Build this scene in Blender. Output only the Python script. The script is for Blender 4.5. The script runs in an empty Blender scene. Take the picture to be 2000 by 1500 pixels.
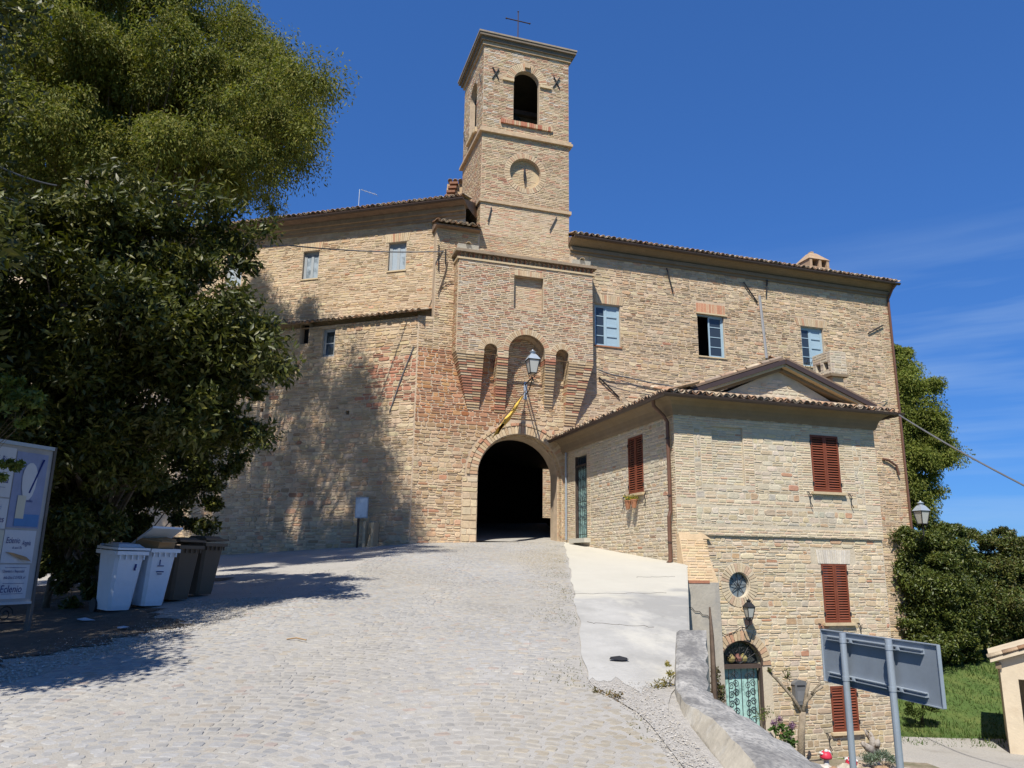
import bpy, math, random
import numpy as np
from mathutils import Vector, Matrix
random.seed(7); RNG=np.random.default_rng(7)
scn=bpy.context.scene; COL=scn.collection
rad=math.radians
# ------------------------------------------------------------------ camera
F=1500.; PITCH=rad(13.2); ROLL=rad(0.8)
CAM=np.array([0,0,1.6])
_cp,_sp=math.cos(PITCH),math.sin(PITCH)
_f=np.array([0,_cp,_sp]); _up=np.array([0,-_sp,_cp]); _r=np.array([1.,0,0])
RV=_r*math.cos(ROLL)+_up*math.sin(ROLL); UV=_up*math.cos(ROLL)-_r*math.sin(ROLL)
cd=bpy.data.cameras.new('camera'); cam=bpy.data.objects.new('camera',cd); COL.objects.link(cam)
cd.sensor_width=36; cd.lens=F/2000*36; cd.clip_end=5000; cd.clip_start=.05
m=Matrix.Identity(4)
for i in range(3): m[i][0]=RV[i]; m[i][1]=UV[i]; m[i][2]=-_f[i]; m[i][3]=CAM[i]
cam.matrix_world=m; scn.camera=cam
def ray(x,y):
    d=_f*F+RV*(x-1000)+UV*(750-y); return d/np.linalg.norm(d)
def at(x,y,Y):
    d=ray(x,y); return CAM+d*(Y/d[1])
def proj(p):
    q=np.asarray(p,float)-CAM; z=q@_f
    return 1000+F*(q@RV)/z, 750-F*(q@UV)/z
# ------------------------------------------------------------------ light
TH=rad(17.5); u=np.array([math.cos(TH),math.sin(TH),0]); v=np.array([-math.sin(TH),math.cos(TH),0]); ZZ=np.array([0,0,1.])
SUN_EL=rad(53); _a=rad(34)
_h=math.cos(_a)*(-v)+math.sin(_a)*(-u)
SUN=np.array([_h[0]*math.cos(SUN_EL),_h[1]*math.cos(SUN_EL),math.sin(SUN_EL)])
sl=bpy.data.lights.new('sun','SUN'); sl.energy=4.9; sl.angle=rad(.53); sl.color=(1,.955,.88)
so=bpy.data.objects.new('sun',sl); COL.objects.link(so); so.rotation_euler=Vector(SUN).to_track_quat('Z','Y').to_euler()
W=bpy.data.worlds.new('World'); scn.world=W; W.use_nodes=True
nt=W.node_tree; nt.nodes.clear()
wo=nt.nodes.new('ShaderNodeOutputWorld'); bg=nt.nodes.new('ShaderNodeBackground'); sk=nt.nodes.new('ShaderNodeTexSky')
sk.sky_type='NISHITA'; sk.sun_disc=False; sk.sun_elevation=SUN_EL; sk.sun_rotation=math.atan2(SUN[0],SUN[1])
sk.altitude=400; sk.air_density=1.0; sk.dust_density=.0; sk.ozone_density=1.5
bg.inputs[1].default_value=.07
# thin cirrus streaks, a cloud layer in the sky's own direction space
tc=nt.nodes.new('ShaderNodeTexCoord'); mp=nt.nodes.new('ShaderNodeMapping'); mp.inputs['Rotation'].default_value=(0,rad(14),rad(20)); mp.inputs['Scale'].default_value=(1.3,1.3,15)
nz=nt.nodes.new('ShaderNodeTexNoise'); nz.inputs['Scale'].default_value=1.3; nz.inputs['Detail'].default_value=5; nz.inputs['Roughness'].default_value=.55
rp=nt.nodes.new('ShaderNodeValToRGB'); rp.color_ramp.elements[0].position=.45; rp.color_ramp.elements[1].position=.85
rp.color_ramp.elements[1].color=(.62,.62,.62,1)
mx=nt.nodes.new('ShaderNodeMix'); mx.data_type='RGBA'; mx.inputs[7].default_value=(4.7,6.4,8.6,1)
L=nt.links.new
L(tc.outputs['Generated'],mp.inputs[0]); L(mp.outputs[0],nz.inputs['Vector']); L(nz.outputs[0],rp.inputs[0])
sz=nt.nodes.new('ShaderNodeSeparateXYZ'); em=nt.nodes.new('ShaderNodeMapRange'); em.inputs[1].default_value=.42; em.inputs[2].default_value=.26; em.interpolation_type='SMOOTHSTEP'; ml=nt.nodes.new('ShaderNodeMath'); ml.operation='MULTIPLY'
L(tc.outputs['Generated'],sz.inputs[0]); L(sz.outputs[2],em.inputs[0]); L(em.outputs[0],ml.inputs[0]); L(rp.outputs[0],ml.inputs[1])
gm=nt.nodes.new('ShaderNodeGamma'); gm.inputs[1].default_value=.62; hs=nt.nodes.new('ShaderNodeVectorMath'); hs.operation='MULTIPLY'; hs.inputs[1].default_value=(.47,1.13,2.42); L(sk.outputs[0],gm.inputs[0]); L(gm.outputs[0],hs.inputs[0])
L(ml.outputs[0],mx.inputs[0]); L(hs.outputs[0],mx.inputs[6]); L(mx.outputs[2],bg.inputs[0]); L(bg.outputs[0],wo.inputs[0])
vs=scn.view_settings; vs.view_transform='Standard'; vs.look='None'; vs.exposure=0.5; vs.gamma=1; vs.use_curve_mapping=False
scn.cycles.use_denoising=True
# ------------------------------------------------------------------ materials
MATS={}
AF=.76   # masonry and ground keep to real-world albedo
KEEP=('leaf','grass','iron','gutter','pipe','wood','shutter','bark','ink','bin_','bronze','passage','red_','sign','galv')
def mat(name,col,rough=.85,bump=0,bs=8.,var=.12,attr=False,metal=0,vs_=3.,trans=0,spec=.3,detail=6):
    if name in MATS: return MATS[name]
    af=1. if name.startswith(KEEP) else (1.0 if name.startswith(('stone','brick','mortar','plaster','band','scarp','hut','trough','chimney')) else AF)
    M=bpy.data.materials.new(name); M['af']=af; M.use_nodes=True; n=M.node_tree.nodes; l=M.node_tree.links.new
    b=n['Principled BSDF']; b.inputs['Roughness'].default_value=rough; b.inputs['Metallic'].default_value=metal
    b.inputs['Specular IOR Level'].default_value=spec
    t=n.new('ShaderNodeTexCoord')
    g=n.new('ShaderNodeNewGeometry')
    nz=n.new('ShaderNodeTexNoise'); nz.inputs['Scale'].default_value=vs_; nz.inputs['Detail'].default_value=detail; nz.inputs['Roughness'].default_value=.62
    l(g.outputs['Position'],nz.inputs['Vector'])
    mr=n.new('ShaderNodeMapRange'); mr.inputs[1].default_value=.3; mr.inputs[2].default_value=.7; mr.inputs[3].default_value=1-var; mr.inputs[4].default_value=1+var
    l(nz.outputs[0],mr.inputs[0])
    vm=n.new('ShaderNodeVectorMath'); vm.operation='MULTIPLY'
    if attr:
        a=n.new('ShaderNodeAttribute'); a.attribute_name='Col'; v3=n.new('ShaderNodeVectorMath'); v3.operation='SCALE'; v3.inputs['Scale'].default_value=af; l(a.outputs['Color'],v3.inputs[0]); l(v3.outputs[0],vm.inputs[0])
    else:
        vm.inputs[0].default_value=tuple(c*af for c in col[:3])
    l(mr.outputs[0],vm.inputs[1]); l(vm.outputs[0],b.inputs['Base Color'])
    if bump:
        n2=n.new('ShaderNodeTexNoise'); n2.inputs['Scale'].default_value=bs; n2.inputs['Detail'].default_value=5; l(g.outputs['Position'],n2.inputs['Vector'])
        bp=n.new('ShaderNodeBump'); bp.inputs['Strength'].default_value=bump; bp.inputs['Distance'].default_value=.02
        l(n2.outputs[0],bp.inputs['Height']); l(bp.outputs[0],b.inputs['Normal'])
    if trans:
        tr=n.new('ShaderNodeBsdfTranslucent'); ms=n.new('ShaderNodeMixShader'); ms.inputs[0].default_value=trans
        vm2=n.new('ShaderNodeVectorMath'); vm2.operation='MULTIPLY'; vm2.inputs[1].default_value=(1.25,1.35,.55); l(vm.outputs[0],vm2.inputs[0]); l(vm2.outputs[0],tr.inputs[0])
        l(b.outputs[0],ms.inputs[1]); l(tr.outputs[0],ms.inputs[2]); l(ms.outputs[0],n['Material Output'].inputs[0])
    MATS[name]=M; return M
def stain(M,col,scale,lo,hi,amt,stretch=(1,1,1)):
    """irregular patches of a second real colour (dirt, lichen, dust) over a material"""
    n=M.node_tree.nodes; l=M.node_tree.links.new; b=n['Principled BSDF']
    src=b.inputs['Base Color'].links[0].from_socket
    g=n.new('ShaderNodeNewGeometry'); mp=n.new('ShaderNodeMapping'); mp.inputs['Scale'].default_value=stretch; l(g.outputs['Position'],mp.inputs[0])
    nz=n.new('ShaderNodeTexNoise'); nz.inputs['Scale'].default_value=scale; nz.inputs['Detail'].default_value=7; nz.inputs['Roughness'].default_value=.65; l(mp.outputs[0],nz.inputs['Vector'])
    mr=n.new('ShaderNodeMapRange'); mr.inputs[1].default_value=lo; mr.inputs[2].default_value=hi; mr.inputs[3].default_value=0; mr.inputs[4].default_value=amt; l(nz.outputs[0],mr.inputs[0])
    mx=n.new('ShaderNodeMix'); mx.data_type='RGBA'; l(mr.outputs[0],mx.inputs[0]); l(src,mx.inputs[6]); mx.inputs[7].default_value=(*[c*M['af'] for c in col],1); l(mx.outputs[2],b.inputs['Base Color'])
    return M
def glassmat(name,col=(.03,.04,.05),rough=.05):
    M=bpy.data.materials.new(name); M.use_nodes=True; b=M.node_tree.nodes['Principled BSDF']
    b.inputs['Base Color'].default_value=(*col,1); b.inputs['Roughness'].default_value=rough; b.inputs['Specular IOR Level'].default_value=.7
    MATS[name]=M; return M
STONE=stain(stain(mat('stone',(0,0,0),.92,.45,28,.13,attr=True,vs_=9),(.30,.22,.145),.55,.54,.74,.32,(1,1,.45)),(.52,.43,.31),1.1,.57,.74,.3)
BRICK=stain(stain(mat('brick',(0,0,0),.92,.35,40,.12,attr=True,vs_=12),(.30,.22,.145),.6,.54,.74,.3,(1,1,.4)),(.52,.43,.31),1.3,.58,.74,.3)
COBBLE=stain(mat('cobble',(0,0,0),.85,.3,35,.12,attr=True,vs_=14),(.43,.412,.38),2.4,.5,.68,.6)
stain(COBBLE,(.27,.255,.23),.42,.53,.72,.5); stain(COBBLE,(.25,.235,.205),5.5,.62,.74,.45)
MORT=stain(mat('mortar',(.47,.365,.255),.95,.5,22,.15,vs_=4),(.30,.24,.17),.7,.5,.75,.6)
MORT_H=stain(mat('mortar_house',(.50,.43,.32),.95,.5,22,.12,vs_=4),(.40,.30,.19),1.1,.5,.8,.5)
PLASTER=stain(mat('plaster',(.50,.39,.24),.93,.35,18,.1,vs_=3),(.38,.27,.16),1.3,.52,.75,.5)
CORN=stain(mat('cornice_plaster',(.27,.20,.125),.93,.3,18,.1,vs_=3),(.30,.24,.18),1.6,.5,.75,.6)
CONC=stain(stain(stain(mat('concrete',(.51,.495,.455),.93,.4,22,.10,vs_=2),(.37,.36,.33),.55,.46,.60,.85,(1,.45,1)),(.66,.63,.54),.8,.56,.66,.7,(1,.4,1)),(.30,.285,.25),7,.6,.72,.45)
def newer(M,col,y0,y1,amt):
    """a later pour of another colour beyond a ragged line across the strip"""
    n=M.node_tree.nodes; l=M.node_tree.links.new; b=n['Principled BSDF']; src=b.inputs['Base Color'].links[0].from_socket
    g=n.new('ShaderNodeNewGeometry'); sp=n.new('ShaderNodeSeparateXYZ'); l(g.outputs['Position'],sp.inputs[0])
    nz=n.new('ShaderNodeTexNoise'); nz.inputs['Scale'].default_value=1.1; nz.inputs['Detail'].default_value=5; l(g.outputs['Position'],nz.inputs['Vector'])
    ad=n.new('ShaderNodeMath'); ad.operation='MULTIPLY_ADD'; ad.inputs[1].default_value=7.; l(nz.outputs[0],ad.inputs[0]); l(sp.outputs[1],ad.inputs[2])
    mr=n.new('ShaderNodeMapRange'); mr.inputs[1].default_value=y0+3.5; mr.inputs[2].default_value=y1+3.5; mr.inputs[4].default_value=amt; l(ad.outputs[0],mr.inputs[0])
    mx=n.new('ShaderNodeMix'); mx.data_type='RGBA'; l(mr.outputs[0],mx.inputs[0]); l(src,mx.inputs[6]); mx.inputs[7].default_value=(*[c*M['af'] for c in col],1); l(mx.outputs[2],b.inputs['Base Color']); return M
newer(CONC,(.66,.62,.51),13.0,14.2,.75)
PARA=stain(stain(mat('parapet',(.46,.44,.40),.95,.6,30,.15,vs_=5),(.15,.15,.15),30,.45,.6,.62),(.15,.145,.14),1.9,.47,.62,.8)
PARAF=stain(stain(mat('parapet_face',(.48,.43,.34),.95,.7,14,.15,vs_=4),(.60,.57,.50),2.2,.52,.65,.8),(.20,.18,.16),3.5,.6,.75,.7)
SAND=stain(stain(mat('road_sand',(.44,.415,.37),.95,.4,60,.12,vs_=6),(.34,.31,.255),.5,.5,.7,.5),(.26,.245,.21),6,.6,.74,.5)
GRAV=stain(mat('gravel',(.49,.46,.41),.95,.9,70,.18,vs_=22),(.34,.31,.26),.6,.52,.7,.6)
DIRT=stain(mat('dirt',(.30,.25,.18),.95,.8,40,.2,vs_=10),(.12,.13,.06),1.2,.5,.65,.7)
TILE=mat('roof_tile',(0,0,0),.9,.4,30,.2,attr=True,vs_=12)
GUT=mat('gutter_brown',(.055,.035,.028),.45,0,var=.1,spec=.5)
PIPE=mat('pipe_brown',(.13,.065,.042),.5,0,var=.12)
IRON=mat('iron',(.03,.03,.032),.6,0,metal=.3)
GREYM=mat('galvanised',(.34,.385,.43),.5,.05,40,.06,metal=.35)
SIGNB=mat('sign_back',(.245,.28,.32),.55,.04,30,.07,metal=.15,vs_=6)
WOODD=stain(mat('wood_dark',(.075,.05,.035),.75,.2,20,.2),(.14,.10,.07),3,.5,.7,.6)
SHUT=stain(mat('shutter_brown',(.165,.045,.022),.6,.1,30,.1,vs_=4),(.22,.075,.04),2,.5,.7,.5)
BLUE=mat('window_blue',(.40,.54,.62),.6,.05,30,.06)
GREYW=mat('window_grey',(.42,.45,.46),.6,.05,30,.06)
CURT=mat('curtain',(.55,.58,.60),.9,0,var=.05)
GREEN=stain(mat('verdigris',(.46,.72,.66),.6,.15,25,.2,vs_=7),(.08,.17,.15),5,.52,.66,.7)
WHITEP=stain(mat('bin_white',(.66,.70,.76),.5,.05,30,.05,vs_=3),(.42,.42,.40),3,.55,.75,.4)
DGREY=mat('bin_dark',(.125,.09,.06),.6,.05,30,.08)
CARD=mat('cardboard',(.42,.27,.14),.9,.1,20,.08)
PAPER=mat('paper',(.62,.65,.70),.85,.1,12,.04)
PAPERB=mat('paper_blue',(.28,.33,.50),.85,.05,12,.10,vs_=6)
PAPERY=mat('paper_cream',(.62,.60,.50),.85,.05,12,.05)
INK=mat('ink',(.02,.035,.16),.8)
PAPERL=mat('paper_lightblue',(.10,.24,.50),.85,var=.1)
BARK=stain(mat('bark',(.13,.10,.07),.95,.8,25,.25,vs_=12),(.24,.21,.17),6,.5,.7,.6)
BARKP=stain(mat('bark_pale',(.26,.21,.15),.95,.8,30,.25,vs_=14),(.14,.11,.08),8,.5,.65,.7)
LEAF=mat('leaf',(0,0,0),.65,0,var=.12,attr=True,trans=.32,vs_=2,spec=.2)
LEAFG=mat('leaf_glossy',(0,0,0),.45,0,var=.12,attr=True,trans=.2,vs_=2,spec=.32)
GRASS=stain(mat('grass_ground',(.06,.10,.022),.95,.8,25,.25,vs_=6),(.14,.15,.04),.8,.45,.7,.6)
GRASSB=mat('grass_blade',(0,0,0),.7,0,var=.1,attr=True,trans=.3)
YEL=mat('yellow_cloth',(.80,.50,.09),.8,.1,30,.12)
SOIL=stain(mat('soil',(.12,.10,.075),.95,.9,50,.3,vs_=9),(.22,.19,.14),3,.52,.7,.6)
SHADEST=mat('passage_stone',(.022,.018,.014),.95,.6,8,.3)  # near-black base colour paints in the gloom of the unlit passage
TERRA=mat('terracotta',(.42,.19,.10),.85,.1,20,.1)
BRONZE=mat('bronze',(.07,.065,.045),.5,metal=.6)
WHITE=mat('white_paint',(.75,.75,.73),.7,var=.03)
RED=mat('red_paint',(.50,.03,.06),.45)
GLASS=glassmat('window_glass'); GLASSC=stain(mat('curtained_glass',(.46,.53,.58),.12,0,var=.05,spec=.6),(.12,.15,.17),1.2,.5,.6,.8); FROST=mat('lantern_glass',(.55,.55,.50),.25,0,var=.05,spec=.5)
HUTW=stain(mat('hut_plaster',(.56,.47,.34),.93,.3,14,.08,vs_=2),(.40,.30,.2),1.2,.52,.75,.5)
CABLE=mat('cable',(.16,.16,.165),.7)
DRIFT=stain(mat('driftwood',(.42,.37,.32),.9,.6,25,.15,vs_=9),(.12,.08,.05),7,.5,.6,.9)
ROCKM=mat('rock',(0,0,0),.92,.6,18,.2,attr=True,vs_=9)
# ------------------------------------------------------------------ object helpers
def wloc(o):
    p=np.zeros(3)
    while o is not None: p=p+np.array(o.location); o=o.parent
    return p
def thing(name,label,cat,loc,group=None,rz=0):
    o=bpy.data.objects.new(name,None); COL.objects.link(o); o.location=tuple(map(float,loc)); o.rotation_euler[2]=rz; o.empty_display_size=.2
    o['label']=label; o['category']=cat
    if group: o['group']=group
    return o
def tag(o,label=None,cat=None,group=None,kind=None):
    if label: o['label']=label
    if cat: o['category']=cat
    if group: o['group']=group
    if kind: o['kind']=kind
    return o
def mk(name,V,Fc,mt,parent=None,cols=None,kind=None,smooth=False,local=False,mats=None,fm=None):
    V=np.asarray(V,float).reshape(-1,3)
    if parent is not None and not local: V=V-wloc(parent)
    me=bpy.data.meshes.new(name)
    if isinstance(Fc,np.ndarray):
        n,k=Fc.shape
        me.vertices.add(len(V)); me.vertices.foreach_set('co',V.ravel())
        me.loops.add(n*k); me.loops.foreach_set('vertex_index',Fc.ravel().astype(np.int32))
        me.polygons.add(n); me.polygons.foreach_set('loop_start',np.arange(0,n*k,k,dtype=np.int32)); me.polygons.foreach_set('loop_total',np.full(n,k,np.int32))
        me.update(calc_edges=True)
    else:
        me.from_pydata(V.tolist(),[],Fc); me.update()
    if cols is not None:
        a=me.attributes.new('Col','FLOAT_COLOR','POINT'); c=np.ones((len(V),4),np.float32); c[:,:3]=cols; a.data.foreach_set('color',c.ravel())
    for M in (mats or [mt]): me.materials.append(M)
    if fm is not None: me.polygons.foreach_set('material_index',np.asarray(fm,np.int32))
    if smooth: me.polygons.foreach_set('use_smooth',np.ones(len(me.polygons),bool))
    o=bpy.data.objects.new(name,me); COL.objects.link(o)
    if parent is not None: o.parent=parent
    if kind: o['kind']=kind
    return o
def inst(name,me,parent,M4,scale=None):
    """a part that shares mesh data; M4 = world matrix (3x3 axes, origin)"""
    o=bpy.data.objects.new(name,me); COL.objects.link(o)
    ax,org=M4; p=wloc(parent) if parent is not None else np.zeros(3)
    m=Matrix.Identity(4)
    for i in range(3):
        for j in range(3): m[i][j]=float(ax[j][i])
        m[i][3]=float(org[i]-p[i])
    if parent is not None: o.parent=parent
    o.matrix_local=m
    return o
class MB:
    def __init__(s): s.V=[]; s.F=[]; s.C=[]
    def add(s,V,Fc,c=None):
        b=len(s.V); V=[list(map(float,p)) for p in V]; s.V+=V; s.F+=[[i+b for i in f] for f in Fc]
        s.C+=[(c if c is not None else (.5,.5,.5))]*len(V); return s
    def quad(s,a,b,c,d): return s.add([a,b,c,d],[[0,1,2,3]])
    def hexa(s,P,c=None):   # 8 points: bottom 4, top 4
        return s.add(P,[[0,3,2,1],[4,5,6,7],[0,1,5,4],[1,2,6,5],[2,3,7,6],[3,0,4,7]],c)
    def box(s,o,ax,ay,az,c=None):
        o,ax,ay,az=map(np.asarray,(o,ax,ay,az))
        return s.hexa([o,o+ax,o+ax+ay,o+ay,o+az,o+ax+az,o+ax+ay+az,o+ay+az],c)
    def tube(s,pts,r,k=6,c=None,cap=True):
        pts=[np.asarray(p,float) for p in pts]; n=len(pts)
        rs=r if hasattr(r,'__len__') else [r]*n
        V=[];Fc=[]; prev=None
        for i,p in enumerate(pts):
            t=pts[min(i+1,n-1)]-pts[max(i-1,0)]; t=t/(np.linalg.norm(t)+1e-9)
            if prev is None:
                a=np.cross(t,[0,0,1.]); 
                if np.linalg.norm(a)<.1: a=np.cross(t,[1.,0,0])
            else: a=prev-t*(prev@t)
            a=a/(np.linalg.norm(a)+1e-9); prev=a; b=np.cross(t,a)
            for j in range(k):
                q=2*math.pi*j/k; V.append(p+rs[i]*(math.cos(q)*a+math.sin(q)*b))
        for i in range(n-1):
            for j in range(k): Fc.append([i*k+j,i*k+(j+1)%k,(i+1)*k+(j+1)%k,(i+1)*k+j])
        if cap: Fc.append(list(range(k))[::-1]); Fc.append([(n-1)*k+j for j in range(k)])
        return s.add(V,Fc,c)
    def lathe(s,o,prof,k=12,c=None,up=ZZ,xa=None):
        o=np.asarray(o,float); xa=np.array([1.,0,0]) if xa is None else xa; ya=np.cross(up,xa)
        V=[];Fc=[]
        for (r,h) in prof:
            for j in range(k):
                q=2*math.pi*j/k; V.append(o+up*h+r*(math.cos(q)*xa+math.sin(q)*ya))
        n=len(prof)
        for i in range(n-1):
            for j in range(k): Fc.append([i*k+j,i*k+(j+1)%k,(i+1)*k+(j+1)%k,(i+1)*k+j])
        Fc.append(list(range(k))[::-1]); Fc.append([(n-1)*k+j for j in range(k)])
        return s.add(V,Fc,c)
    def build(s,name,mt,parent=None,kind=None,smooth=False,cols=False,local=False):
        return mk(name,np.array(s.V),s.F,mt,parent,np.array(s.C) if cols else None,kind,smooth,local)
class Fr:
    """wall frame: s along the wall, z up, o outward"""
    def __init__(f,org,d,n): f.p=np.array(org,float); f.d=np.array(d,float); f.n=np.array(n,float)
    def P(f,s,z,o=0): return f.p+f.d*s+f.n*o+ZZ*z
    def Pa(f,S,Z,O): return f.p+np.outer(S,f.d)+np.outer(O,f.n)+np.outer(Z,ZZ)
    def off(f,o): return Fr(f.p+f.n*o,f.d,f.n)
    def at(f,x,y):
        d=ray(x,y); t=((f.p-CAM)@f.n)/(d@f.n); h=CAM+d*t; return float((h-f.p)@f.d),float(h[2])
    def ax(f): return (f.d,-f.n,ZZ)
    def box(f,mb,s0,s1,z0,z1,o0,o1,c=None):
        mb.hexa([f.P(s0,z0,o0),f.P(s1,z0,o0),f.P(s1,z0,o1),f.P(s0,z0,o1),f.P(s0,z1,o0),f.P(s1,z1,o0),f.P(s1,z1,o1),f.P(s0,z1,o1)],c)
# ------------------------------------------------------------------ masonry
class Hole:
    def __init__(h,s0,s1,z0,z1,kind='rect',rise=None):
        h.s0,h.s1,h.z0,h.z1,h.kind=s0,s1,z0,z1,kind      # arch: z1 = springing line, round: z0..z1 full circle
        h.rise=(rise if rise is not None else (s1-s0)/2) if kind=='arch' else 0
        h.top=z1+h.rise
    def iv(h,z):
        if z<h.z0-1e-6 or z>h.top+1e-6: return None
        c=(h.s0+h.s1)/2; a=(h.s1-h.s0)/2
        if h.kind=='arch' and z>h.z1: w=a*math.sqrt(max(0,1-((z-h.z1)/h.rise)**2)); return c-w,c+w
        if h.kind=='round':
            zc=(h.z0+h.z1)/2; r=(h.z1-h.z0)/2; w=a*math.sqrt(max(0,1-((z-zc)/r)**2)); return c-w,c+w
        return h.s0,h.s1
    def levels(h):
        if h.kind=='arch': return [h.z0,h.z1]+[h.z1+h.rise*math.sin(math.pi/2*i/10) for i in range(1,11)]
        if h.kind=='round': return [(h.z0+h.z1)/2-(h.z1-h.z0)/2*math.cos(math.pi*i/16) for i in range(17)]
        return [h.z0,h.z1]
    def outline(h):
        c=(h.s0+h.s1)/2; a=(h.s1-h.s0)/2
        if h.kind=='rect': return [(h.s0,h.z0),(h.s1,h.z0),(h.s1,h.z1),(h.s0,h.z1)]
        if h.kind=='arch': return [(h.s0,h.z0),(h.s1,h.z0)]+[(c+a*math.cos(math.pi*i/20),h.z1+h.rise*math.sin(math.pi*i/20)) for i in range(21)]
        zc=(h.z0+h.z1)/2; r=(h.z1-h.z0)/2
        return [(c+a*math.cos(2*math.pi*i/32),zc+r*math.sin(2*math.pi*i/32)) for i in range(32)]
def subtract(ivs,cut):
    out=[]
    for a,b in ivs:
        if cut[1]<=a or cut[0]>=b: out.append((a,b)); continue
        if cut[0]>a: out.append((a,cut[0]))
        if cut[1]<b: out.append((cut[1],b))
    return out
def core(mb,fr,s0,s1,z0,z1,holes,depth=.25,o=0,skip_bottom=()):
    """the wall's front sheet with its openings and their reveals"""
    zs=sorted(set([round(q,5) for h in holes for q in h.levels() if z0<q<z1]+[z0,z1]))
    for za,zb in zip(zs[:-1],zs[1:]):
        if zb-za<1e-4: continue
        zm=(za+zb)/2; e=min(1e-4,(zb-za)/4)
        act=sorted([h for h in holes if h.iv(zm)],key=lambda h:h.s0)
        la,lb=s0,s0
        for h in act:
            A=h.iv(za+e) or h.iv(zm); B=h.iv(zb-e) or h.iv(zm)
            mb.quad(fr.P(la,za,o),fr.P(A[0],za,o),fr.P(B[0],zb,o),fr.P(lb,zb,o)); la,lb=A[1],B[1]
        mb.quad(fr.P(la,za,o),fr.P(s1,za,o),fr.P(s1,zb,o),fr.P(lb,zb,o))
    for h in holes:
        ol=h.outline(); n=len(ol)
        for i in range(n):
            a,b=ol[i],ol[(i+1)%n]
            if h in skip_bottom and i==0: continue
            mb.quad(fr.P(*a,o),fr.P(*b,o),fr.P(*b,o-depth),fr.P(*a,o-depth))
def lay(s0,s1,z0,z1,holes,hr,lr,wob=.0):
    """courses of stones between holes -> arrays s0,s1,z0,z1"""
    R=[]; z=z0
    while z<z1-.02:
        h=random.uniform(*hr); 
        if z+h>z1-.03: h=z1-z
        ivs=[(s0,s1)]
        for H in holes:
            c=[H.iv(q) for q in (z+.012,z+h/2,z+h-.012)]; c=[q for q in c if q]
            if c: ivs=subtract(ivs,(min(q[0] for q in c),max(q[1] for q in c)))
        for a,b in ivs:
            x=a
            if b-a<.03: continue
            first=True
            while x<b-.01:
                l=random.uniform(*lr)
                if first: l*=random.uniform(.4,1); first=False
                if x+l>b-lr[0]*.6: l=b-x
                R.append((x,x+l,z,z+h)); x+=l
        z+=h
    return np.array(R) if R else np.zeros((0,4))
def split_tall(R,p=.12):
    """some stones are two thin ones"""
    out=[]
    for r in R:
        if r[3]-r[2]>.09 and random.random()<p:
            m=r[2]+(r[3]-r[2])*random.uniform(.4,.6); out+= [(r[0],r[1],r[2],m),(r[0],r[1],m,r[3])]
        else: out.append(tuple(r))
    return np.array(out) if out else R
def stones_mesh(fr,R,gap,prot,k,jit,o0=0,rnd=1.):
    """arrays of irregular blocks standing proud of a wall: verts (n,2k,3)"""
    n=len(R); a=R[:,0]+gap; b=R[:,1]-gap; c=R[:,2]+gap; d=R[:,3]-gap
    w=np.maximum(b-a,.01); h=np.maximum(d-c,.01)
    if k==4:
        S=np.stack([a,b,b,a],1); Z=np.stack([c,c,d,d],1)
    else:
        fx=RNG.uniform(.04,.2,(n,8))*rnd; fz=RNG.uniform(.1,.38,(n,8))*rnd
        S=np.stack([a+w*fx[:,0],b-w*fx[:,1],b,b,b-w*fx[:,2],a+w*fx[:,3],a,a],1)
        Z=np.stack([c,c,c+h*fz[:,0],d-h*fz[:,1],d,d,d-h*fz[:,2],c+h*fz[:,3]],1)
    S=S+RNG.uniform(-1,1,S.shape)*np.minimum(jit,w*.12)[:,None] if np.ndim(jit) else S+RNG.uniform(-jit,jit,S.shape)
    Z=Z+RNG.uniform(-jit,jit,Z.shape)*.7
    cs=S.mean(1,keepdims=True); cz=Z.mean(1,keepdims=True)
    ins=np.minimum(.012,np.minimum(w,h)*.22)[:,None]
    S2=S-np.sign(S-cs)*np.minimum(ins,np.abs(S-cs)*.6); Z2=Z-np.sign(Z-cz)*np.minimum(ins,np.abs(Z-cz)*.6)
    pr=RNG.uniform(prot[0],prot[1],(n,1))+RNG.uniform(-.004,.004,S.shape)
    SS=np.concatenate([S,S2],1).ravel(); Zv=np.concatenate([Z,Z2],1).ravel(); O=np.concatenate([np.full(S.shape,o0-.004),o0+pr],1).ravel()
    return fr.Pa(SS,Zv,O).reshape(n,2*k,3)
def stone_faces(k): return [list(range(k,2*k))]+[[i,(i+1)%k,k+(i+1)%k,k+i] for i in range(k)]
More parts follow.
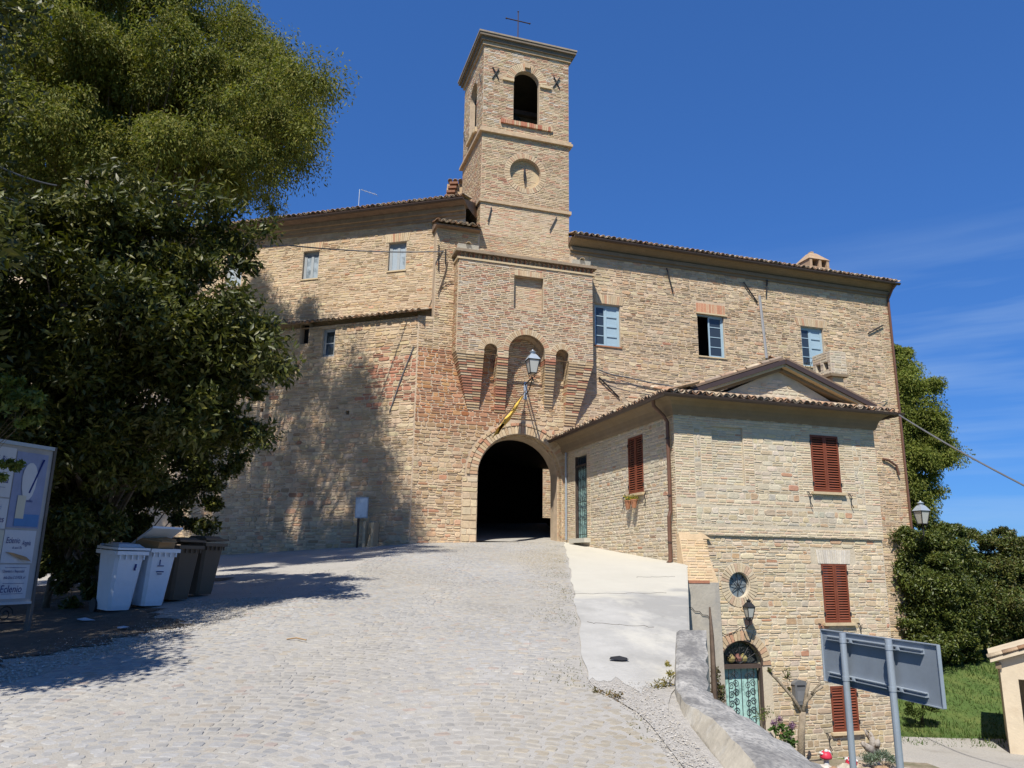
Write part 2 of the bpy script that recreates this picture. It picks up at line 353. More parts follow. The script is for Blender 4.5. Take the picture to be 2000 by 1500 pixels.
def emit_stones(name,V,C,k,mt,parent,n_ind=0,zone=None,keep=None):
    """the stones that show largest become parts of their own, the rest one mass"""
    n=len(V)
    if n==0: return
    fc=stone_faces(k); idx=np.zeros(n,bool)
    if n_ind:
        cen=V.mean(1); q=cen-CAM; dz=q@_f; px=1000+F*(q@RV)/dz; py=750-F*(q@UV)/dz
        e1=np.linalg.norm(V[:,k]-V[:,k+k//2],axis=1)/dz
        ok=(px>5)&(px<1995)&(py>5)&(py<1495)
        if zone is not None: ok&=zone(px,py)
        sc=np.where(ok,e1,-1); order=np.argsort(-sc)[:n_ind]; idx[order]=sc[order]>0
    p0=wloc(parent)
    for i in np.nonzero(idx)[0]:
        vv=V[i]; o=vv.mean(0)
        me=bpy.data.meshes.new(name); me.from_pydata((vv-o).tolist(),[],fc)
        a=me.attributes.new('Col','FLOAT_COLOR','POINT'); cc=np.ones((2*k,4),np.float32); cc[:,:3]=C[i]; a.data.foreach_set('color',cc.ravel()); me.materials.append(mt)
        ob=bpy.data.objects.new(name,me); ob.location=tuple(o-p0); ob.parent=parent; COL.objects.link(ob)
    R=V[~idx]; m=len(R)
    if m:
        base=np.arange(m)*2*k; Fl=[]
        arr=[(base[:,None]+np.array(f)[None,:]).tolist() for f in fc]
        for q in arr: Fl+=q
        mk(name+'_mass',R.reshape(-1,3),Fl,mt,parent,np.repeat(C[~idx],2*k,0),'stuff')
def vn(x,y,seed=0):
    """smooth value noise -1..1"""
    x=np.asarray(x,float)+seed*17.3; y=np.asarray(y,float)+seed*9.1
    return (np.sin(x*1.7+1.3*np.sin(y*1.1+seed))+np.sin(y*2.3+1.7*np.sin(x*.9+2*seed))+np.sin((x+y)*1.3+seed*3)*.7)/2.7
def pal(R,cols,wts,var=.1,extra=None):
    n=len(R); cols=np.array(cols); w=np.array(wts,float); 
    ch=RNG.choice(len(cols),n,p=w/w.sum()); C=cols[ch]*(1+RNG.uniform(-var,var,(n,1)))*(1+RNG.uniform(-.04,.04,(n,3)))
    s=(R[:,0]+R[:,1])/2; z=(R[:,2]+R[:,3])/2
    C=C*(1+.10*vn(s*.8,z*.9,1))[:,None]
    if extra is not None: C=extra(C,s,z)
    return np.clip(C,.01,.85)
TAN=[(.475,.35,.212),(.52,.405,.262),(.45,.315,.18),(.495,.38,.24),(.44,.335,.22),(.455,.285,.17),(.41,.215,.125)]
TW_=[5,4,3,4,2,1.2,.35]
HOUSE=[(.495,.42,.305),(.53,.455,.34),(.465,.37,.245),(.45,.40,.315),(.46,.315,.20),(.41,.23,.145),(.505,.41,.27)]
HW_=[5,4,3,1.6,.6,.22,3]
BRK=[(.495,.372,.23),(.52,.408,.262),(.47,.335,.20),(.465,.29,.178),(.43,.225,.135),(.50,.395,.265)]
BW_=[5,4,3,1.6,.6,2]
BRK_H=[(.54,.44,.295),(.565,.465,.325),(.51,.395,.26),(.49,.345,.235)]
def rowlock(mb_parent,fr,sc,zc,ri,ro,a0,a1,n,o0,o1,mt,parent,name='voussoir',cols=BRK,wts=BW_,ell=1.):
    """a ring of wedge bricks around an arch, each a part"""
    for i in range(n):
        g=.10*(a1-a0)/n; A=a0+(a1-a0)*i/n+g; B=a0+(a1-a0)*(i+1)/n-g
        P=[]
        oo=o1+random.uniform(-.006,.006)
        for O in (o0,oo):
            for (r,q) in ((ri,A),(ro,A),(ro,B),(ri,B)): P.append(fr.P(sc+r*math.cos(q),zc+r*math.sin(q)*ell,O))
        c=np.array(random.choices(cols,wts)[0])*random.uniform(.88,1.12)
        mb=MB().hexa(P,tuple(c)); mb.build(name,mt,parent,cols=True)
def lintel(fr,s0,s1,z0,z1,n,o0,o1,parent,cols=BRK,wts=BW_,splay=.12,name='lintel_brick'):
    for i in range(n):
        a=s0+(s1-s0)*(i+.06)/n; b=s0+(s1-s0)*(i+.94)/n; c=(s0+s1)/2
        ta=a+(a-c)*splay; tb=b+(b-c)*splay
        P=[]; oo=o1+random.uniform(-.004,.004)
        for O in (o0,oo): P+= [fr.P(a,z0,O),fr.P(b,z0,O),fr.P(tb,z1,O),fr.P(ta,z1,O)]
        cc=np.array(random.choices(cols,wts)[0])*random.uniform(.9,1.1)
        MB().hexa(P,tuple(cc)).build(name,BRICK,parent,cols=True)
# roof tiles --------------------------------------------------------
def coppo(r0=.1,r1=.082,L=.44,t=.014,n=7):
    V=[];Fc=[]
    for (y,r) in ((0,r0),(L,r1)):
        for rr in (r,r-t):
            for i in range(n+1):
                q=math.pi*i/n; V.append((rr*math.cos(q),y,rr*math.sin(q)*.85))
    m=n+1
    for i in range(n):
        Fc.append([i,i+1,2*m+i+1,2*m+i]); Fc.append([m+i,3*m+i,3*m+i+1,m+i+1]); Fc.append([i,m+i,m+i+1,i+1])
    Fc.append([0,2*m,3*m,m]); Fc.append([n,m+n,3*m+n,2*m+n])
    return np.array(V),Fc
TV,TF=coppo()
TCOL=[(.48,.33,.21),(.55,.41,.27),(.40,.27,.185),(.50,.29,.17),(.58,.47,.33),(.36,.28,.21)]
TILE_ME=[]
for c in TCOL:
    me=bpy.data.meshes.new('roof_tile'); me.from_pydata(TV.tolist(),[],TF); a=me.attributes.new('Col','FLOAT_COLOR','POINT')
    cc=np.ones((len(TV),4),np.float32); cc[:,:3]=c; a.data.foreach_set('color',cc.ravel()); me.materials.append(TILE); me.polygons.foreach_set('use_smooth',np.ones(len(me.polygons),bool)); TILE_ME.append(me)
def tile_roof(parent,org,d,back,slope,length,rows,pitch=.21,ind=True,lift=.03,cmul=1.,upper=True):
    """eave tiles one by one, the courses above them as one mass; d along eave, back = horizontal up-slope direction"""
    up=back*math.cos(slope)+ZZ*math.sin(slope); nrm=ZZ*math.cos(slope)-back*math.sin(slope)
    n=int(length/pitch); Vm=[];Fm=[];Cm=[]; nv=len(TV)
    def place(x,r,kind):
        ax=d if kind==0 else -d; nn=nrm if kind==0 else -nrm
        j=random.uniform(-.05,.05); a2=ax*math.cos(j)+up*math.sin(j); u2=up*math.cos(j)-ax*math.sin(j)
        o=org+d*(x+random.uniform(-.012,.012))+up*(r*.33+random.uniform(-.03,.02))+nrm*(lift+(0 if kind==0 else .055)+r*.0)
        return (a2,u2,nn),o
    for r in range(rows):
        for i in range(n+1):
            for kind in (0,1):
                x=i*pitch+(0 if kind==0 else pitch/2)
                if x>length: continue
                A,o=place(x,r,kind)
                if r==0 and ind: inst('roof_tile',random.choice(TILE_ME),parent,(A,o))
                else:
                    B=np.array(A); Vm.append(o+TV@B); Cm.append(np.array(random.choice(TCOL))*cmul*random.uniform(.85,1.15))
    if Vm:
        m=len(Vm); Fl=[]
        for k in range(m): Fl+=[[q+k*nv for q in f] for f in TF]
        mk('roof_tile_mass',np.concatenate(Vm),Fl,TILE,parent,np.repeat(np.array(Cm),nv,0),'stuff',smooth=True)
def gutter(parent,pts,r=.075,name='gutter',mt=None):
    """half-round gutter along a path (points at its rim centre)"""
    pts=[np.asarray(p,float) for p in pts]; V=[];Fc=[];k=7
    for i,p in enumerate(pts):
        ts=[]
        if i>0: ts.append(pts[i]-pts[i-1])
        if i<len(pts)-1: ts.append(pts[i+1]-pts[i])
        ns=[np.cross(t/np.linalg.norm(t),ZZ) for t in ts]; nn=sum(ns); nn=nn/np.linalg.norm(nn); f=1/max(.4,nn@ns[0])
        for rr in (r,r*.86):
            for j in range(k): q=math.pi*j/(k-1); V.append(p+nn*f*rr*math.cos(q)-ZZ*rr*math.sin(q))
    m=2*k
    for i in range(len(pts)-1):
        for j in range(k-1):
            Fc.append([i*m+j,(i+1)*m+j,(i+1)*m+j+1,i*m+j+1]); Fc.append([i*m+k+j,i*m+k+j+1,(i+1)*m+k+j+1,(i+1)*m+k+j])
        for j in (0,k-1): Fc.append([i*m+j,i*m+k+j,(i+1)*m+k+j,(i+1)*m+j])
    for e in (0,(len(pts)-1)*m):
        Fc.append([e+j for j in range(k)])
    return mk(name,np.array(V),Fc,mt or GUT,parent,smooth=False)
# ------------------------------------------------------------------ ground
def ss(a,b,x): t=np.clip((np.asarray(x,float)-a)/(b-a),0,1); return t*t*(3-2*t)
def gz(X,Y):
    X=np.asarray(X,float); Y=np.asarray(Y,float); Yp=np.maximum(Y,-15)
    return .0765*Yp+.00035*Yp*np.abs(Yp)-.0033*np.maximum(Yp,0)*np.maximum(0,-X-3)*np.clip(1-(np.maximum(0,-X-14))/60,0,1)
def lowz(X,Y):
    X=np.asarray(X,float); Y=np.asarray(Y,float)
    z=-3.12+2.1*(1-ss(4,16,Y))
    z=z+(1.9*ss(25.5,37,Y)-.35*ss(19,24,Y)*(1-ss(26,30,Y)))*ss(8,13,X)
    z=z+ss(60,400,Y)*np.sin(X*.004+1)*6-ss(60,200,Y)*3
    return z
C0=at(1325,1045,20); C0[2]=0
def rightline(Y): 
    Y=np.asarray(Y,float)
    return np.interp(Y,[-12,0,3,4.1,4.85,5.35,5.95,6.4,6.9,7.2,19.42,20,27.63,60],[14,8,2.6,1.42,1.34,1.33,1.33,1.36,1.5,1.62,4.38,C0[0],C0[0]-.3153*7.63,C0[0]-.3153*7.63])
def XL(Y): return np.interp(Y,[0,3,5,7,10,14,20,26,40],[-5.6,-5.2,-4.6,-4.3,-3.7,-3.3,-3.6,-3.6,-3.3])
def XR(Y): return np.interp(Y,[0,3,5.1,6.2,7.3,9.7,19.7,27.3,40],[2.2,1.5,1.05,1.0,.68,.85,1.47,1.86,1.9])
def strip(name,ys,fl,fr_,nx,fz,dz,mt,label=None,kind='structure',parent=None):
    V=[];n=nx+1
    for y in ys:
        a,b=float(fl(y)),float(fr_(y))
        for i in range(n):
            x=a+(b-a)*i/nx; V.append((x,y,float(fz(x,y))+dz))
    Fc=[]
    for j in range(len(ys)-1):
        for i in range(nx): Fc.append([j*n+i,j*n+i+1,(j+1)*n+i+1,(j+1)*n+i])
    o=mk(name,V,Fc,mt,parent,smooth=True)
    if kind: o['kind']=kind
    if label: o['label']=label
    return o
ys=np.concatenate([np.arange(-40,0,10),np.arange(0,60,1.),np.arange(60,200,20),[300,600,1200,3000]])
xs=np.concatenate([[-3000,-900,-300,-150],np.arange(-80,0,10),np.arange(0,40,1.),np.arange(40,120,10),[200,500,1500,3000]])
XX,YY=np.meshgrid(xs,ys); ZG=lowz(XX,YY)
V=np.stack([XX.ravel(),YY.ravel(),ZG.ravel()],1); nx=len(xs)
ii=(np.arange(len(ys)-1)[:,None]*nx+np.arange(nx-1)[None,:]).ravel()
tag(mk('ground',V,np.stack([ii,ii+1,ii+nx+1,ii+nx],1),GRASS,smooth=True),'grassy low ground right of the walls reaching the horizon',kind='structure')
g=strip('verge',np.concatenate([np.arange(-12,0,2),np.arange(0,44,.6)]),lambda y:-44,rightline,60,gz,0,GRAV,'pale dusty gravel beside the cobbled road up to the wall')
road=strip('road',np.arange(-4,34,.5),XL,XR,24,gz,.012,SAND,'cobbled road climbing to the gate arch')
V=[];ny=58;nxr=26      # concrete strip with a crumbled lower end and a ragged edge against the cobbles
for jy in range(ny+1):
    for ix in range(nxr+1):
        f=ix/nxr; ystart=7.2+.2*math.sin(f*9)+.12*math.sin(f*23+1)+.07*math.sin(f*51); y=ystart+(27.6-ystart)*(jy/ny)**1.35
        xa=float(XR(y))+.02+.02*math.sin(y*1.9)+.012*math.sin(y*4.3); xb=float(rightline(y))+(-.02 if y<19 else .02); x=xa+(xb-xa)*f; V.append((x,y,float(gz(x,y))+.0125))
n_=nxr+1; ramp=mk('concrete_ramp',V,[[a*n_+b,a*n_+b+1,(a+1)*n_+b+1,(a+1)*n_+b] for a in range(ny) for b in range(nxr)],CONC,smooth=True); tag(ramp,'worn pale concrete strip between cobbles and the stone house',kind='structure')
for k_,(x0,y0,dx,dy) in enumerate(((1.1,13.6,1.7,.35),(1.0,10.6,.9,-.3),(2.6,16.5,.9,.2))):
    cm=MB(); pts=[]
    for t in np.linspace(0,1,15): x=x0+dx*t+.05*math.sin(t*17+k_); y=y0+dy*t+.05*math.sin(t*23+2*k_); pts.append((x,y,float(gz(x,y))+.0125))
    cm.tube(pts,.006,4); cm.build('crack',mat('crack_dirt',(.16,.15,.13),.95),ramp)
strip('gravel_patch',np.arange(3.0,7.8,.3),lambda y:XR(y)+.03,lambda y:rightline(y)-.12,8,gz,.010,GRAV,'gravel patch below the concrete strip')
strip('footpath',np.arange(16.5,25.6,.6),lambda y:6.5+.1*y,lambda y:40,20,lowz,.03,GRAV,'pale gravel path at the foot of the house')
strip('garden_bed',np.arange(18.2,21.4,.4),lambda y:4.4+(y-18)*.2,lambda y:10.6,12,lowz,.045,DIRT,'soil bed along the foot of the house')
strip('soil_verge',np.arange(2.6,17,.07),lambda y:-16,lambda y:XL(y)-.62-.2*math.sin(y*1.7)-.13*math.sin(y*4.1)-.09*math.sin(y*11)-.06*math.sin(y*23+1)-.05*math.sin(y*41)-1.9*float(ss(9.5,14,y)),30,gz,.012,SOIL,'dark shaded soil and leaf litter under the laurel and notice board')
# cobbles: wavy rows, the nearest are parts of the road
def cobbles():
    S=[]
    Wv=1.8
    r=-2
    y=3.6
    while y<27.2:
        rowh=random.uniform(.098,.12)
        x=-7.5
        while x<2.3:
            l=random.uniform(.085,.15)
            ph=((x+.25*math.sin(y*.35)+.9)/Wv)%1.
            amp=.42
            dy=amp*(1-(2*ph-1)**2); sl=amp*(-4*(2*ph-1))/Wv
            cx=x+l/2; cy=y+dy+random.uniform(-.006,.006)
            if XL(cy)+.06*math.sin(cy*9)<cx<XR(cy)-.05 and 3.2<cy<27.4:
                S.append((cx,cy,l/math.sqrt(1+sl*sl*.3),rowh/math.sqrt(1+sl*sl)**.6,math.atan(sl)*.9+random.uniform(-.06,.06)))
            x+=l
        y+=rowh
    S=np.array(S); n=len(S)
    near=S[:,1]<12
    out=[]
    for sel,k in ((near,8),(~near,4)):
        A=S[sel]; m=len(A)
        a=A[:,2]/2-.007; b=A[:,3]/2-.007
        if k==8:
            f=RNG.uniform(.25,.5,(m,8))
            lx=np.stack([-a*(1-f[:,0]),a*(1-f[:,1]),a,a,a*(1-f[:,2]),-a*(1-f[:,3]),-a,-a],1)
            ly=np.stack([-b,-b,-b*(1-f[:,4]),b*(1-f[:,5]),b,b,b*(1-f[:,6]),-b*(1-f[:,7])],1)
        else:
            lx=np.stack([-a,a,a,-a],1); ly=np.stack([-b,-b,b,b],1)
        lx=lx+RNG.uniform(-.006,.006,lx.shape); ly=ly+RNG.uniform(-.006,.006,ly.shape)
        X0=np.concatenate([lx,lx*.84],1); Y0=np.concatenate([ly,ly*.8],1)
        ca,sa=np.cos(A[:,4])[:,None],np.sin(A[:,4])[:,None]
        X=A[:,0:1]+X0*ca-Y0*sa; Y=A[:,1:2]+X0*sa+Y0*ca
        hgt=RNG.uniform(.001,.0065,(m,1))
        Zb=gz(X,Y)+.012
        Zl=np.concatenate([np.full(lx.shape,-.006),np.repeat(hgt,k,1)+RNG.uniform(-.003,.003,lx.shape)],1)
        Vv=np.stack([X,Y,Zb+Zl],2)
        cols=np.array([(.365,.355,.335),(.405,.395,.375),(.43,.405,.355),(.33,.325,.315),(.41,.365,.30),(.40,.33,.285)])
        C=cols[RNG.choice(6,m,p=[.3,.27,.2,.1,.1,.03])]*(1+RNG.uniform(-.07,.07,(m,1)))
        cx,cy=A[:,0],A[:,1]; C=C*(1+.09*vn(cx*1.4,cy*.5,8)+.06*vn(cx*3.1,cy*2.2,3))[:,None]
        tanz=np.clip(vn(cx*.9,cy*.35,4)*.5+ss(-1.2,1.0,cx)*.55,0,1)[:,None]
        C=C*(1-tanz*.75)+np.array([.40,.34,.235])*tanz*.75
        emit_stones('cobblestone',Vv,C,k,COBBLE,road,300 if k==8 else 0)
cobbles()
def pebbles(name,n,fx,rng,fz,parent,cols,label=None):
    V=[];Fc=[];C=[]
    o=np.array([(1,0,0),(0,1,0),(-1,0,0),(0,-1,0),(0,0,.7)],float); ff=[[0,1,4],[1,2,4],[2,3,4],[3,0,4]]
    for i in range(n):
        x,y=fx(); r=random.uniform(*rng); q=random.uniform(0,6.3); ca,sa=math.cos(q),math.sin(q)
        P=o*np.array([r*random.uniform(.7,1.4),r,r]); b=len(V)
        P=np.stack([P[:,0]*ca-P[:,1]*sa+x,P[:,0]*sa+P[:,1]*ca+y,P[:,2]+float(fz(x,y))],1)
        V+=P.tolist(); Fc+=[[j+b for j in f] for f in ff]; c=np.array(random.choice(cols))*random.uniform(.85,1.15); C+=[c]*5
    ob=mk(name,V,Fc,ROCKM,parent,np.array(C),'stuff')
    if label: ob['label']=label; ob['category']='gravel'
    return ob
def _fx1():
    y=random.uniform(5,13); return float(XL(y))+random.gauss(-.4,.42)-.9*float(ss(9.5,14,y))*random.random(),y
PC=[(.46,.43,.38),(.52,.49,.44),(.38,.34,.28),(.44,.39,.31)]
pebbles('loose_gravel',6500,_fx1,(.006,.02),lambda x,y:gz(x,y)+.005,None,PC,'loose pale stones along the left edge of the cobbles')
def _fx2():
    y=random.uniform(4.6,7.3); a=float(XR(y)); b=1.27; return random.uniform(a-.03,max(a+.1,b)),y
pebbles('loose_gravel',1500,_fx2,(.003,.009),lambda x,y:gz(x,y)+.018,None,PC,'loose stones on the gravel patch beside the parapet')
# ------------------------------------------------------------------ parapet / retaining wall
pw=thing('parapet_wall','lichen-speckled concrete parapet wall curving down to the lower street','wall',(1.6,7.5,0))
secL=[at(1321,1231,8.0),at(1320,1290,7.4),at(1320,1340,6.85),at(1338,1368,6.35),at(1390,1396,5.8),at(1444,1450,5.15),at(1490,1505,4.7),at(1560,1600,4.0)]
secR=[at(1385,1231,8.0),at(1386,1292,7.45),at(1388,1352,6.9),at(1418,1374,6.6),at(1486,1417,6.1),at(1570,1471,5.45),at(1625,1508,5.05),at(1740,1600,4.2)]
def gpt(x,y): return np.array([x,y,float(gz(x,y))-.03])
secB=[secL[0]+[-.01,.0,-.2],secL[1]+[-.01,0,-.2],secL[2]+[-.02,-.02,-.25],gpt(1.31,6.3),gpt(1.28,5.85),gpt(1.25,5.25),gpt(1.25,4.75),gpt(1.33,4.0)]
V=[];Fc=[];fm=[]
NS=7
def dens(A):  # subdivide the sections
    out=[]
    for a,b in zip(A[:-1],A[1:]):
        for t in np.linspace(0,1,5)[:-1]: out.append(a+(b-a)*t)
    out.append(A[-1]); return out
sL,sR,sB=dens(secL),dens(secR),dens(secB)
for i,(a,b,c) in enumerate(zip(sL,sR,sB)):
    j=lambda k:(.012 if i>1 else .002)*np.array([math.sin(i*3.1+k),math.cos(i*2.3+k*2),math.sin(i*1.7+k*5)])
    mid=(a+b)/2+ZZ*(.02 if i>3 else 0.)
    c=c-ZZ*.1; V+=[c,c+(a-c)*.5+np.array([-.01,-.005,0])+j(1)*.6,a-ZZ*.02+j(2)*.35,a*.9+b*.1+j(3)*.5,mid+j(4),a*.08+b*.92+j(5),np.array([b[0]+.06,b[1]+.06,-3.3])]
for i in range(len(sL)-1):
    for k in range(NS-1):
        Fc.append([i*NS+k,i*NS+k+1,(i+1)*NS+k+1,(i+1)*NS+k]); fm.append(0 if 2<=k<=4 else 1)
Fc.append(list(range(NS))); fm.append(1)
o=mk('coping',V,Fc,PARA,pw,smooth=False,mats=[PARA,PARAF],fm=fm)
mb=MB()   # plain retaining wall under the ramp's edge up to the house
for y0 in np.arange(7.6,19.2,1.2):
    y1=min(y0+1.2,19.4); x0,x1=float(rightline(y0)),float(rightline(y1)); z0,z1=float(gz(x0,y0)),float(gz(x1,y1))
    mb.hexa([(x0-.35,y0,-3.3),(x0+.0,y0,-3.3),(x1+.0,y1,-3.3),(x1-.35,y1,-3.3),(x0-.35,y0,z0-.03),(x0+.0,y0,z0+.004),(x1+.0,y1,z1+.004),(x1-.35,y1,z1-.03)])
mb.build('retaining_wall',CONC,pw)
# ------------------------------------------------------------------ frames of the buildings
HF=Fr(C0,u,-v); HS=Fr(C0,v,-u)
GW=Fr(C0+v*8,u,-v)
GBO=.55; GB=GW.off(GBO)
TWO=.0; TF_=GW.off(.02); 
dl=np.array([-math.cos(rad(20)),math.sin(rad(20)),0]); BA=Fr(GW.P(-5.5,0),dl,np.array([-math.sin(rad(20)),-math.cos(rad(20)),0]))
dw=np.array([-math.cos(rad(16)),math.sin(rad(16)),0]); LW=Fr(GW.P(-4.95,0)+v*.45,dw,np.array([-math.sin(rad(16)),-math.cos(rad(16)),0]))
# ================================================================== corner house
house=thing('corner_house','two-tone stone house with brown shutters stepping down beside the gate','house',HF.P(3.2,-3.1,-3))
ZB=-3.25; ZE=5.62; SW=6.42
HU=HF.off(.06); HSU=HS
hole_pan=Hole(1.07,2.03,3.72,5.28)
hole_u=Hole(4.2,5.14,3.66,5.24); hole_m=Hole(4.3,5.14,.2,1.72); hole_l=Hole(4.29,5.13,-2.5,-1.39)
hole_oc=Hole(1.42,2.02,.84,1.47,'round'); hole_d=Hole(1.06,2.28,-2.75,-.83,'arch')
mb=MB()
core(mb,HU,-.06,SW,2.4,ZE,[hole_u,hole_pan],.10)
core(mb,HF,0,SW,ZB,2.4,[hole_m,hole_l,hole_oc,hole_d],.22)
mb.quad(HF.P(0,2.4,0),HF.P(SW,2.4,0),HF.P(SW,2.4,.06),HF.P(0,2.4,.06))
hw=Hole(1.83,2.78,3.63,5.28); hd=Hole(5.9,6.94,2.48,5.25)
core(mb,HS,-.06,8,ZB,ZE,[hw,hd],.14)
mb.quad(HF.P(SW,ZB,0),HF.P(SW,ZB,-8),HF.P(SW,ZE,-8),HF.P(SW,ZE,0)); mb.quad(HF.P(0,ZB,-8.0),HF.P(SW,ZB,-8.0),HF.P(SW,ZE,-8.0),HF.P(0,ZE,-8.0))
mb.quad(HF.P(SW,2.4,0),HF.P(SW,2.4,.06),HF.P(SW,ZE,.06),HF.P(SW,ZE,0))
mb.build('wall',MORT_H,house)
# closed recess panel and oculus back
MB().quad(HU.P(1.0,3.6,-.06),HU.P(2.1,3.6,-.06),HU.P(2.1,5.4,-.06),HU.P(1.0,5.4,-.06)).build('blind_window',MORT_H,house)
# masonry: brick quoins + rubble field
zones=[Hole(-.1,.52,2.4,ZE),Hole(SW-.5,SW+.1,2.4,ZE),Hole(3.72,4.2,3.5,5.35),Hole(5.14,5.62,3.5,5.35),Hole(.72,1.07,3.72,5.35),Hole(2.03,2.34,3.72,5.35),Hole(-.1,SW+.1,2.4,2.62),Hole(-.1,SW+.1,3.18,3.34),Hole(-.1,SW+.1,5.3,ZE)]
hc=lambda C,s,z:C
Rr=split_tall(lay(-.05,SW-.01,2.4,ZE,[hole_u,hole_pan]+zones,(.085,.185),(.12,.38)),.2)
Vr=stones_mesh(HU,Rr,.010,(.003,.014),8,.012,0,.8)
Rl=split_tall(lay(.02,SW-.01,ZB,2.38,[hole_m,hole_l,hole_oc,hole_d,Hole(4.0,5.45,1.72,2.12),Hole(1.2,2.24,.62,1.7,'round'),Hole(.8,2.54,-2.75,-.83,'arch')],(.075,.175),(.13,.42)),.25)
Vl=stones_mesh(HF,Rl,.008,(.004,.017),8,.012,0,.75)
# pick: paler above, browner below
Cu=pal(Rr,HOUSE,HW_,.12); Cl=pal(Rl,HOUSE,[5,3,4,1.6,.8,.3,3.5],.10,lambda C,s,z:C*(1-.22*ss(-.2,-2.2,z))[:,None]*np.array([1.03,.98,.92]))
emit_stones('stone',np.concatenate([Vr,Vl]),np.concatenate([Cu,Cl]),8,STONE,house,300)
Rs=split_tall(lay(-.03,7.98,1.2,ZE,[hw,hd,Hole(-.1,.42,1.2,ZE),Hole(5.6,5.9,2.4,5.4),Hole(6.94,8.1,2.2,ZE)],(.06,.14),(.12,.4)))
Cs=pal(Rs,HOUSE,[6,5,2,2.5,.6,.25,3],.10)
emit_stones('side_stone',stones_mesh(HS,Rs,.012,(.004,.014),8,.012),Cs,8,STONE,house,0)
RB=[];CB=[]
def bricks(fr,s0,s1,z0,z1,holes,cols=BRK_H,w=(4,3,3,1),o=0,prot=(.004,.012)):
    R=lay(s0,s1,z0,z1,holes,(.062,.07),(.2,.29)); return stones_mesh(fr,R,.006,prot,4,.003,o),pal(R,cols,w,.1)
allB=[bricks(HU,-.055,.52,2.62,3.18,[]),bricks(HU,-.055,.52,3.34,5.3,[]),bricks(HU,SW-.5,SW,2.62,3.18,[]),bricks(HU,SW-.5,SW,3.34,5.3,[]),bricks(HU,3.72,4.19,3.5,5.3,[]),bricks(HU,5.15,5.62,3.5,5.3,[]),
 bricks(HU,.72,1.06,3.72,5.3,[]),bricks(HU,2.04,2.34,3.72,5.3,[]),bricks(HU,-.055,SW,2.405,2.62,[]),bricks(HU,.52,SW-.5,3.18,3.34,[]),bricks(HU,-.055,SW,5.3,ZE,[hole_u]),
 bricks(HS,-.055,.42,1.3,ZE,[]),bricks(HS,5.6,5.89,2.4,5.4,[]),bricks(HS,6.95,7.98,2.2,ZE,[]),bricks(HF,SW-.55,SW-.002,-3.0,2.36,[],o=.001,prot=(.016,.026)) if 0 else bricks(HU,1.08,2.02,3.73,5.27,[],HOUSE,HW_,-.06)]
emit_stones('brick',np.concatenate([a for a,b in allB]),np.concatenate([b for a,b in allB]),4,BRICK,house,300)
lintel(HF,4.2,5.24,1.73,2.1,15,-.01,.02,house,[(.56,.5,.42),(.6,.53,.43)],[1,1],.1)
rowlock(None,HF,1.72,1.155,.33,.55,0,2*math.pi,34,-.01,.02,BRICK,house,cols=BRK_H,wts=(4,3,3,1))
rowlock(None,HF,1.67,-.83,.62,.86,0,math.pi,22,-.01,.02,BRICK,house,cols=BRK,wts=BW_)
# buttress at the corner: brick scarp above, plastered block below
mb=MB()
b0,b1=-.03,.88
for za,zb,oa,ob in ((1.22,2.3,.36,.10),(2.3,2.47,.10,.062)):
    mb.hexa([HF.P(b0,za,-.05),HF.P(b1,za,-.05),HF.P(b1,za,oa),HF.P(b0,za,oa),HF.P(b0,zb,-.05),HF.P(b1-.12*(zb-1.22)-.1,zb,-.05),HF.P(b1-.12*(zb-1.22)-.1,zb,ob),HF.P(b0,zb,ob)])
mb.build('buttress',stain(mat('scarp_brick',(.56,.41,.25),.93,.4,20,.12,vs_=5),(.45,.26,.15),2,.55,.75,.5),house)
Rq=lay(b0+.01,b1-.12,1.24,2.28,[],(.062,.07),(.2,.28)); Vq=stones_mesh(HF,Rq,.005,(.004,.01),4,.003)
zz=Vq[:,:,2]; Vq=Vq+HF.n*((.36+(zz-1.22)*(-.26/1.08))[:,:,None]); emit_stones('scarp_brick',Vq,pal(Rq,[(.57,.43,.26),(.6,.46,.29),(.54,.38,.22)],[1,1,1],.06),4,BRICK,house,0)
mb=MB(); mb.hexa([HF.P(b0-.01,-3.3,-.05),HF.P(b1+.01,-3.3,-.05),HF.P(b1+.01,-3.3,.5),HF.P(b0-.01,-3.3,.5),HF.P(b0-.01,1.22,-.05),HF.P(b1+.01,1.22,-.05),HF.P(b1+.01,1.22,.37),HF.P(b0-.01,1.22,.37)])
mb.build('plastered_base',stain(mat('base_plaster',(.50,.45,.37),.95,.4,14,.1,vs_=3),(.36,.34,.31),1.8,.5,.7,.7),house)
HF.off(.37).box(mb:=MB(),.0,.62,1.2,1.27,-.02,.012,(.40,.17,.10)); mb.build('brick_course',BRICK,house,cols=True)
# a crack in the plaster
mb=MB(); pts=[HF.P(.0+.07*i,.62-.03*i+.03*math.sin(i*2.1),.39+.0+.03*(.62-.03*i<.6)) for i in range(9)]
mb.tube(pts,.008,4); mb.build('crack',IRON,house)
